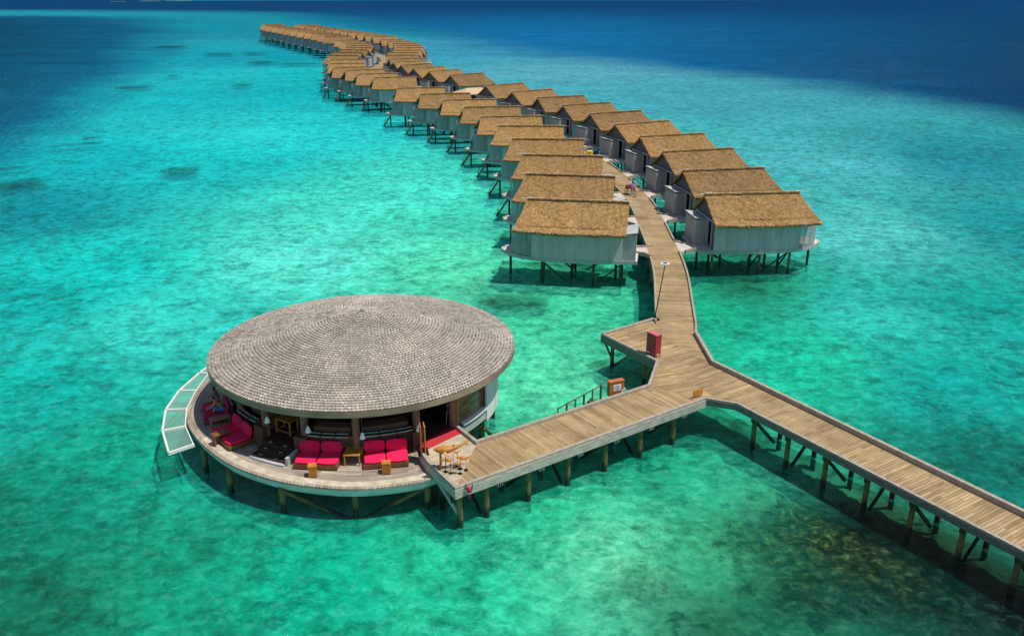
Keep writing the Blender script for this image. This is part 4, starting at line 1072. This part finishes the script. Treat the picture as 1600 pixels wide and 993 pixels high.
# two standing boards
p = U(661, 706, ZD)
t = thing('board_stand', 'pair of tall orange-brown boards standing upright at the pavilion entrance', 'board', (p.x, p.y, ZD), rad(12))
for i, dx in enumerate((-.09, .09)):
    m = MB(); m.prism([(dx - .025, -.28), (dx + .025, -.28), (dx + .025, .28), (dx - .025, .28)], .04, 1.42); m.build('panel', 'rust' if i == 0 else 'teak', t)
m = MB(); m.box((0, 0, .02), (.5, .7, .04)); m.build('base', 'metal', t)
# folding easel with blue cloth inside the door
p = U(702, 663, ZD)
t = thing('easel', 'thin folding stand with a blue bag just inside the pavilion door', 'stand', (p.x, p.y, ZD), 0)
for dx in (-.16, .16): m = MB(); m.cyl((dx, 0, 0), (dx * .4, .05, 1.15), .02, n=6); m.build('leg', 'trim', t)
m = MB(); m.cyl((0, .3, 0), (0, .05, 1.15), .02, n=6); m.build('leg', 'trim', t)
skin('bag', {'a': ((0, 0, .95), (.10, .07)), 'b': ((0, 0, .75), (.13, .09)), 'c': ((0, 0, .6), (.09, .07))}, [('a', 'b'), ('b', 'c')], 'navy', t)

# ------------------------------------------------------------------ carved whale and dolphins
def carve(L, h, parent, name='body', mat='whale', tail=.34, loc=(0, 0, 0), rz=0, pitch=0):
    """whale-like body lofted along x with flukes, head at -x"""
    m = MB(); n = 14; k = 12
    prof = [(0, .03, -.02), (.04, .30, 0), (.12, .62, -.02), (.25, .95, -.05), (.38, 1, -.06), (.5, .88, -.03), (.62, .65, .06), (.74, .42, .22), (.84, .26, .42), (.93, .17, .60), (1., .08, .70)]
    R_ = Matrix.Rotation(rz, 3, 'Z') @ Matrix.Rotation(pitch, 3, 'Y'); b0 = 0
    for (t, w_, zc) in prof:
        for j in range(k):
            a = 2 * math.pi * j / k; y = math.cos(a) * h * .5 * w_; z = math.sin(a) * h * .5 * w_ * (1.0 if math.sin(a) > 0 else 1.1) + zc * h
            m.v.append((R_ @ Vector(((t - .5) * L, y, z)) + Vector(loc)).to_tuple())
    for i in range(len(prof) - 1):
        for j in range(k): a = i * k + j; b = i * k + (j + 1) % k; m.face([a, b, b + k, a + k])
    m.face(list(range(k))[::-1]); m.face([(len(prof) - 1) * k + j for j in range(k)])
    def fin(pts, th=.02):
        b = len(m.v); q = [R_ @ Vector(p) + Vector(loc) for p in pts]
        nn = (q[1] - q[0]).cross(q[2] - q[0]).normalized() * th
        nn_ = len(q); m.v += [(p + nn).to_tuple() for p in q] + [(p - nn).to_tuple() for p in q]
        m.face([b + i for i in range(nn_)]); m.face([b + nn_ + i for i in range(nn_)][::-1])
        for i in range(nn_): j = (i + 1) % nn_; m.face([b + i, b + nn_ + i, b + nn_ + j, b + j])
    zt = .68 * h
    for s in (-1, 1):
        fin([(.45 * L, 0, zt), (.50 * L, 0, zt + .02), (.60 * L, s * tail * h, zt + .10 * h), (.51 * L, s * tail * h * 1.25, zt + .05 * h), (.44 * L, s * .12 * h, zt - .02)], .012 * L)
        fin([(-.22 * L, s * .42 * h, -.15 * h), (-.10 * L, s * .42 * h, -.18 * h), (-.02 * L, s * .95 * h, -.55 * h), (-.08 * L, s * .85 * h, -.5 * h)], .01 * L)
    fin([(.06 * L, 0, .42 * h), (.16 * L, 0, .34 * h), (.17 * L, 0, .62 * h)], .012 * L)
    return m.build(name, mat, parent, smooth=False)
def pole(parent, x, y, z1, r=.012):
    m = MB(); m.cyl((x, y, 0), (x, y, z1), r, n=6); m.build('pole', 'metal', parent)
wb = U(702, 735, ZD)
t = thing('whale_sculpture', 'large polished wooden whale raised on thin poles at the pier corner', 'sculpture', (wb.x, wb.y, ZD), 0)
o = carve(1.45, .36, t, loc=(0.02, 0.15, 1.02), rz=rad(6))
pole(t, -.15, .1, .95); pole(t, .18, .15, .95)
m = MB(); m.box((-.38, .1, .42), (.10, .04, .95)); m.build('support', 'teak', t)
for i, (dx, dy, z, L, pr) in enumerate(((-.15, -.1, .62, .50, 'under the big whale at its left'), (.08, -.22, .66, .42, 'under the belly of the big whale'), (.48, .18, .58, .36, 'low beside the tail poles'), (.50, -.25, .50, .55, 'in front of the others, arched'), (.75, .05, .62, .60, 'at the right of the group, tail raised'), (.35, .4, .72, .30, 'small and dark, behind the group'))):
    t = thing('dolphin_sculpture', 'small carved wooden dolphin on a thin pole, ' + pr, 'sculpture', (wb.x + dx, wb.y + dy, ZD), rad(random.uniform(-10, 25)), 'small carved dolphins below the whale')
    carve(L, .12, t, loc=(0, 0, z), pitch=rad(random.uniform(-10, 8))); pole(t, 0, 0, z)
    m = MB(); m.cyl((0, 0, 0), (0, 0, .015), .10, n=14); m.build('base', 'metal', t)

# ------------------------------------------------------------------ things along the piers
p = U(1016, 556, ZD)
t = thing('red_cabinet', 'tall dark red cabinet on short legs at the edge of the side platform', 'cabinet', (p.x, p.y, ZD), math.atan2((W['f'] - W['e']).y, (W['f'] - W['e']).x))
m = MB(); m.box((0, .22, .80), (.80, .42, 1.14)); bd = m.build('body', 'redbox', t)
m = MB(); m.box((0, .22, 1.40), (.86, .48, .05)); m.build('top', simple('pale_red_top', (.52, .13, .13), .6, .2, 3), bd)  # top in a paler red than the body
m = MB(); m.box((0, .0, .80), (.70, .02, 1.04)); dd = m.build('door', 'redbox', bd); m = MB(); m.box((.28, -.02, .8), (.03, .03, .12)); m.build('handle', 'metal', bd)
for sx in (-1, 0, 1):
    for sy in (.04, .40):
        if sx == 0 and sy > .1: continue
        m = MB(); m.box((sx * .37, sy, .115), (.04, .04, .23)); m.build('leg', 'redbox', t)
# solar lamp
p = U(1023, 499, ZD)
t = thing('solar_lamp_post', 'thin dark leaning lamp post with a white disc and blue solar panel on top', 'lamp post', (p.x, p.y, ZD), 0)
top = Vector((.46, .1, 3.55))
for zz in [2.5 + .02 * i for i in range(100)]:
    q = PX((p.x + .46, p.y + .1, ZD + zz))
    if q[1] < 413: top.z = zz; break
m = MB(); m.cyl((0, 0, .1), top, .04, .03, 8); m.build('pole', 'metal', t)
m = MB(); m.cyl((0, 0, .0), (0, 0, .09), .34, .28, 18); m.cyl((0, 0, .09), (.03, 0, .28), .12, .07, 10); m.build('base', 'metal', t)
m = MB(); m.cyl(top, top + Vector((0, 0, .07)), .26, .28, 20); hd = m.build('lamp_head', 'lamp', t)
m = MB(); m.box(top + Vector((0, 0, .085)), (.28, .28, .02)); m.build('solar_panel', 'panel', hd)
# notice box behind the pier
p = U(967, 617, ZD)
t = thing('notice_box', 'orange-brown wooden box with a white notice beside the short pier', 'notice box', (p.x - .15, p.y + .32, ZD), math.atan2(dirL.y, dirL.x) - rad(12))
m = MB(); m.box((0, 0, .28), (.86, .28, .80)); bx = m.build('body', 'rust', t)
m = MB(); m.box((.0, 0, .70), (.90, .33, .05)); m.build('lid', 'rust', bx)
m = MB(); m.box((.02, -.15, .34), (.44, .012, .36)); nb = m.build('notice', 'paper', bx)
m = MB()
for k, wd in enumerate((.22, .34, .30, .35, .26)): m.box((.02, -.160, .46 - k * .06), (wd, .006, .018 if k else .03))
m.build('notice_text', 'ink', nb)
m = MB(); m.cyl((.0, 0, -2.0), (0, 0, -.12), .06, n=8); m.build('support', 'post', t)
m = MB()
for k in range(4):
    for j in range(8):
        a0 = math.pi * j / 8; a1 = math.pi * (j + 1) / 8
        m.cyl((.30 + k * .05, -.17, .0 + .16 * math.sin(a0) + .05 * k), (.30 + k * .05 + .05 * math.cos(a1), -.19, .0 + .16 * math.sin(a1) + .03 * k), .012, n=5)
m.build('rope', 'rope', t)
# orange sign on the link corner
p = U(1092, 622, ZD)
t = thing('low_sign', 'small orange wooden sign board on the corner where the piers meet', 'sign', (p.x - .05, p.y + .12, ZD + .06), math.atan2(1.2, 2.2))
m = MB(); m.box((.0, 0, .22), (.62, .04, .32)); m.build('panel', 'orange', t)
for sx in (-.26, .26): m = MB(); m.box((sx, .03, .10), (.05, .05, .24)); m.build('leg', 'orange', t)
# stair with handrail down to the water behind the pier
sA = U(948, 633, ZD); sB = U(876, 652, ZD); off = nrmL.to_3d() * .5
t = thing('water_stairs', 'wooden stair with a thin handrail descending to the water behind the short pier', 'stairs', (sA.x + off.x, sA.y + off.y, 0), math.atan2(-dirL.y, -dirL.x))
LL = (sA - sB).length
m = MB()
for k in range(9): m.box((.15 + k * LL / 9, -.35, ZD - .15 - k * .24), (.26, .7, .05))
for sy in (-.02, -.68): m.bar((0, sy, ZD - .1), (LL, sy, -.1), .06, .2)
m.build('steps', 'rail', t)
m = MB(); z0 = 1.55; z1 = .85
m.cyl((0, 0, ZD + .95), (LL, 0, ZD + .42), .035, n=8); m.build('handrail', 'rail', t)
for k in range(6):
    f = k / 5; m = MB(); m.cyl((LL * f, 0, lerp(ZD, -.5, f) - .2), (LL * f, 0, lerp(ZD + .97, ZD + .44, f)), .06 if k in (0, 2, 4) else .04, n=8); m.build('baluster', 'rail', t)
# red and black buoy tied to the pier corner
p = U(733, 760, ZD)
t = thing('lifebuoy_bundle', 'red and black marker float tied to the outer corner of the pier', 'float', (p.x, p.y - .12, ZD - .18), 0)
skin('float', {'a': ((0, 0, .28), (.1, .1)), 'b': ((0, 0, .12), (.15, .13)), 'c': ((0, 0, -.05), (.13, .12))}, [('a', 'b'), ('b', 'c')], 'redbox', t)
skin('weight', {'a': ((-.02, 0, -.15), (.12, .1)), 'b': ((-.03, 0, -.4), (.13, .11)), 'c': ((-.03, 0, -.6), (.09, .08))}, [('a', 'b'), ('b', 'c')], 'tyre', t)
m = MB(); m.cyl((-.12, 0, .1), (-.14, .1, .32), .03, n=6); m.cyl((.12, 0, .1), (.14, .1, .34), .03, n=6); m.build('strap', 'tyre', t)
# kiosk with pale hipped roof half way along the walk
p = U(741, 141.5, 5.0)
t = thing('kiosk', 'small kiosk with a pale hipped roof beside the walk between the villa rows', 'kiosk', (p.x, p.y, 0), rad(25))
m = MB(); z0, z1 = 4.6, 5.5
m.add([(-3.4, -2.6, z0), (3.4, -2.6, z0), (3.4, 2.6, z0), (-3.4, 2.6, z0), (-1.4, 0, z1), (1.4, 0, z1)], [(0, 1, 5, 4), (1, 2, 5), (2, 3, 4, 5), (3, 0, 4), (0, 3, 2, 1)]); m.build('roof', 'canvas', t)
for sx in (-1, 1):
    for sy in (-1, 1): m = MB(); m.cyl((sx * 2.9, sy * 2.1, -2.4), (sx * 2.9, sy * 2.1, 4.65), .12, n=8); m.build('post', 'post_dark', t)
m = MB(); m.box((0, 0, ZD - .1), (6.2, 4.6, .16)); m.build('deck', 'vdeck', t)
m = MB(); m.box((0, .9, ZD + .95), (5.4, 2.2, 1.9)); m.build('wall', 'wallend', t)
# small bins near the sixth villa, purple mat
for px_, mt, lab in (((921.5, 247), 'yellow', 'yellow round tub on the boardwalk by the fifth right-hand villa'), ((929, 246), 'bluebin', 'dark blue round tub beside the yellow tub on the boardwalk')):
    p = U(*px_, ZD)
    t = thing('tub', lab, 'tub', (p.x, p.y, ZD), 0)
    m = MB(); m.cyl((0, 0, 0), (0, 0, .85), .36, .42, 14); m.build('body', mt, t); m = MB(); m.cyl((0, 0, .85), (0, 0, .92), .45, .45, 14); m.build('rim', mt, t)
p = U(963, 246, ZD)
skin_root = thing('cloth_bundle', 'dark purple cloth bundle lying at the door of the fourth right-hand villa', 'cloth', (p.x, p.y, ZD + .1), 0)
skin('cloth', {'a': ((-.5, 0, .05), (.2, .12)), 'b': ((0, .1, .1), (.3, .18)), 'c': ((.5, 0, .04), (.2, .1))}, [('a', 'b'), ('b', 'c')], 'purple', skin_root)

# ------------------------------------------------------------------ people
def figure(t, J, mat_skin, clothes, hair=True, hairmat='hair', long_hair=False):
    """J: joint positions. one continuous body, plus clothing shells and hair"""
    Rr = {'pelvis': (.135, .10), 'waist': (.11, .085), 'chest': (.14, .095), 'neck': .048, 'chin': .062, 'head': (.088, .098), 'crown': .06,
          'shL': .055, 'elL': .040, 'wrL': .028, 'shR': .055, 'elR': .040, 'wrR': .028, 'hipL': .085, 'knL': .058, 'anL': .036, 'toL': .032, 'hipR': .085, 'knR': .058, 'anR': .036, 'toR': .032}
    j = {k: (Vector(v), Rr[k]) for k, v in J.items()}
    E = [('pelvis', 'waist'), ('waist', 'chest'), ('chest', 'neck'), ('neck', 'chin'), ('chin', 'head'), ('head', 'crown')]
    for s in 'LR':
        E += [('chest', 'sh' + s), ('sh' + s, 'el' + s), ('el' + s, 'wr' + s), ('pelvis', 'hip' + s), ('hip' + s, 'kn' + s), ('kn' + s, 'an' + s), ('an' + s, 'to' + s)]
        d = (Vector(J['wr' + s]) - Vector(J['el' + s])).normalized(); a = d.cross(Vector((0, 0, 1))); a = a.normalized() if a.length > .1 else Vector((1, 0, 0)); u = a.cross(d)
        pm = Vector(J['wr' + s]) + d * .07; j['pm' + s] = (pm, (.036, .018)); E.append(('wr' + s, 'pm' + s))
        for q in range(4):
            f1 = pm + d * .045 + a * (-.03 + .02 * q); f2 = f1 + d * (.045 - .006 * abs(q - 1)) - u * .015
            j['f%d%s' % (q, s)] = (f1, .009); j['g%d%s' % (q, s)] = (f2, .008); E += [('pm' + s, 'f%d%s' % (q, s)), ('f%d%s' % (q, s), 'g%d%s' % (q, s))]
        j['th' + s] = (Vector(J['wr' + s]) + d * .05 + a * .055, .010); E.append(('pm' + s, 'th' + s))
    b = skin('body', j, E, mat_skin, t, 2)
    face = (Vector(J['chin']) * .45 + Vector(J['head']) * .55); fw = Vector(J.get('look', (0, -1, 0))) if 'look' in J else None
    for nm, ks, mt, k in clothes:
        jj = {q: (j[q][0], tuple(x * k for x in (j[q][1] if isinstance(j[q][1], tuple) else (j[q][1],) * 2))) for q in ks}
        ee = [e for e in E if e[0] in jj and e[1] in jj]
        skin(nm, jj, ee, mt, t, 2)
    hd = Vector(J['head']); up = (Vector(J['crown']) - Vector(J['chin'])).normalized()
    return b, hd, up
def head_bits(t, b, hd, up, look, mat_skin, long_hair=True):
    look = Vector(look).normalized(); sd = look.cross(up).normalized()
    m = MB(); m.cyl(hd + look * .085 - up * .02, hd + look * .125 - up * .045, .012, .018, 6); m.build('nose', mat_skin, b)
    for s in (-1, 1):
        m = MB(); m.cyl(hd + look * .088 + sd * s * .035 + up * .005, hd + look * .1 + sd * s * .035 + up * .005, .011, .008, 6); m.build('eye', 'ink', b)
        m = MB(); m.cyl(hd + sd * s * .088 - up * .01, hd + sd * s * .105 - up * .01, .028, .02, 8); m.build('ear', mat_skin, b)
    m = MB(); m.cyl(hd + look * .082 - up * .085 - sd * .025, hd + look * .082 - up * .085 + sd * .025, .007, n=5); m.build('mouth', 'redbox', b)
    back = -look
    j = {'a': (hd + up * .07 + look * .01, (.088, .095)), 'b': (hd + back * .045 + up * .0, (.095, .09)), 'c': (hd + back * .07 - up * .11, .06)}
    E = [('a', 'b'), ('b', 'c')]
    if long_hair: j['d'] = (hd + back * .11 - up * .27, .04); E.append(('c', 'd'))
    skin('hair', j, E, 'hair', t, 2)
# seated on the daybed edge, seen from behind and the side, feet towards the water
def seat_person(px, py, yaw, label, ms, cl, long_hair, lean=.16, zseat=.42):
    p = U(px, py, ZL + zseat)
    t = thing('person', label, 'person', (p.x, p.y, ZL + zseat), yaw)
    J = {'pelvis': (0, 0, .11), 'waist': (0, -lean * .35, .28), 'chest': (0, -lean, .46), 'neck': (0, -lean * 1.3, .60), 'chin': (0, -lean * 1.6, .66), 'head': (0, -lean * 1.55, .75), 'crown': (0, -lean * 1.5, .82),
         'shL': (.17, -lean * 1.1, .53), 'elL': (.23, -lean * 1.3 - .12, .30), 'wrL': (.16, -lean * 1.3 - .33, .22), 'shR': (-.17, -lean * 1.1, .53), 'elR': (-.24, -lean * 1.2 - .1, .28), 'wrR': (-.20, -lean * 1.3 - .3, .18),
         'hipL': (.10, -.04, .10), 'knL': (.13, -.46, .10), 'anL': (.14, -.50, -.33), 'toL': (.15, -.66, -.38), 'hipR': (-.10, -.04, .10), 'knR': (-.12, -.45, .10), 'anR': (-.13, -.46, -.33), 'toR': (-.15, -.61, -.38)}
    b, hd, up = figure(t, J, ms, cl)
    head_bits(t, b, hd, up, (0, -1, -.15), ms, long_hair)
seat_person(349, 640, rad(-76), 'person with bare tanned back and blue shorts sitting on the crimson daybed edge', 'skin',
            [('shorts', ['pelvis', 'hipL', 'hipR', 'knL', 'knR'], 'blue', 1.18)], False, .30)
seat_person(343, 625, rad(-70), 'dark-haired person in black sitting under the eave behind the tanned person', 'skin_dark',
            [('top', ['chest', 'waist', 'pelvis'], 'ink', 1.12)], True)
p = U(353, 628, ZL + .5)
tw = thing('towel', 'crumpled green towel on the crimson daybed beside the seated people', 'towel', (p.x, p.y, ZL + .43), rad(20))
skin('cloth', {'a': ((-.3, 0, .05), (.14, .05)), 'b': ((0, .06, .08), (.18, .07)), 'c': ((.25, 0, .05), (.12, .05))}, [('a', 'b'), ('b', 'c')], 'green', tw)
p = U(360, 629, ZL + .5)
tw = thing('towel', 'small white towel beside the green towel on the crimson daybed', 'towel', (p.x, p.y, ZL + .43), rad(10))
skin('cloth', {'a': ((-.16, 0, .05), (.10, .05)), 'b': ((.12, .05, .06), (.12, .05))}, [('a', 'b')], 'paper', tw)

# cargo tricycle with its rider on the walk
p = U(987, 305, ZD); yaw = rad(20)
t = thing('cargo_tricycle', 'dark red cargo tricycle on the boardwalk near the second villas', 'tricycle', (p.x, p.y, ZD), yaw)
def wheel(parent, x, y, r=.33):
    m = MB(); N = 20
    for k in range(N):
        a0, a1 = 2 * math.pi * k / N, 2 * math.pi * (k + 1) / N
        m.cyl((x, y + r * math.cos(a0), r + .02 + r * math.sin(a0)), (x, y + r * math.cos(a1), r + .02 + r * math.sin(a1)), .025, n=5, caps=False)
    w_ = m.build('wheel', 'tyre', parent); m = MB()
    for k in range(8):
        a = math.pi * k / 8; m.cyl((x, y - r * .95 * math.cos(a), r + .02 - r * .95 * math.sin(a)), (x, y + r * .95 * math.cos(a), r + .02 + r * .95 * math.sin(a)), .008, n=4)
    m.cyl((x - .05, y, r + .02), (x + .05, y, r + .02), .04, n=8); m.build('spokes', 'trim', w_)
wheel(t, 0, -.75); wheel(t, .38, .55); wheel(t, -.38, .55)
m = MB()
for a, b in (((0, -.75, .35), (0, -.6, 1.0)), ((0, -.62, .85), (0, .1, .45)), ((0, .1, .45), (0, .05, .95)), ((0, .1, .45), (0, .55, .35)), ((-.38, .55, .35), (.38, .55, .35)), ((0, -.6, .6), (0, .1, .8)), ((-.28, -.5, 1.05), (.28, -.5, 1.05)), ((0, -.6, 1.0), (0, -.5, 1.05))): m.cyl(a, b, .025, n=6)
m.build('frame', 'redbox', t)
m = MB(); m.cyl((0, .08, .93), (0, .12, .99), .10, .12, 10); m.build('saddle', 'tyre', t)
m = MB(); m.box((0, .62, .62), (.62, .6, .06)); m.box((-.3, .62, .78), (.03, .6, .3)); m.box((.3, .62, .78), (.03, .6, .3)); m.box((0, .33, .78), (.6, .03, .3)); m.box((0, .91, .78), (.6, .03, .3)); m.build('cargo_basket', 'carpet', t)
J = {'pelvis': (0, .08, 1.06), 'waist': (0, .02, 1.22), 'chest': (0, -.06, 1.42), 'neck': (0, -.10, 1.56), 'chin': (0, -.13, 1.62), 'head': (0, -.12, 1.71), 'crown': (0, -.11, 1.79),
     'shL': (.18, -.07, 1.49), 'elL': (.27, -.25, 1.27), 'wrL': (.26, -.45, 1.11), 'shR': (-.18, -.07, 1.49), 'elR': (-.27, -.25, 1.27), 'wrR': (-.26, -.45, 1.11),
     'hipL': (.1, .04, 1.02), 'knL': (.14, -.32, .78), 'anL': (.14, -.14, .40), 'toL': (.15, -.28, .34), 'hipR': (-.1, .04, 1.02), 'knR': (-.14, -.3, .92), 'anR': (-.14, -.2, .54), 'toR': (-.15, -.33, .48)}
pt = thing('person', 'rider in a pale blue shirt and blue trousers sitting on the cargo tricycle', 'person', (p.x, p.y, ZD), yaw)
b, hd, up = figure(pt, J, 'skin_dark', [('shirt', ['chest', 'waist', 'pelvis', 'shL', 'shR', 'elL', 'elR'], 'shirt', 1.2), ('trousers', ['pelvis', 'hipL', 'hipR', 'knL', 'knR', 'anL', 'anR'], 'blue', 1.15)])
head_bits(pt, b, hd, up, (0, -1, -.1), 'skin_dark', False)
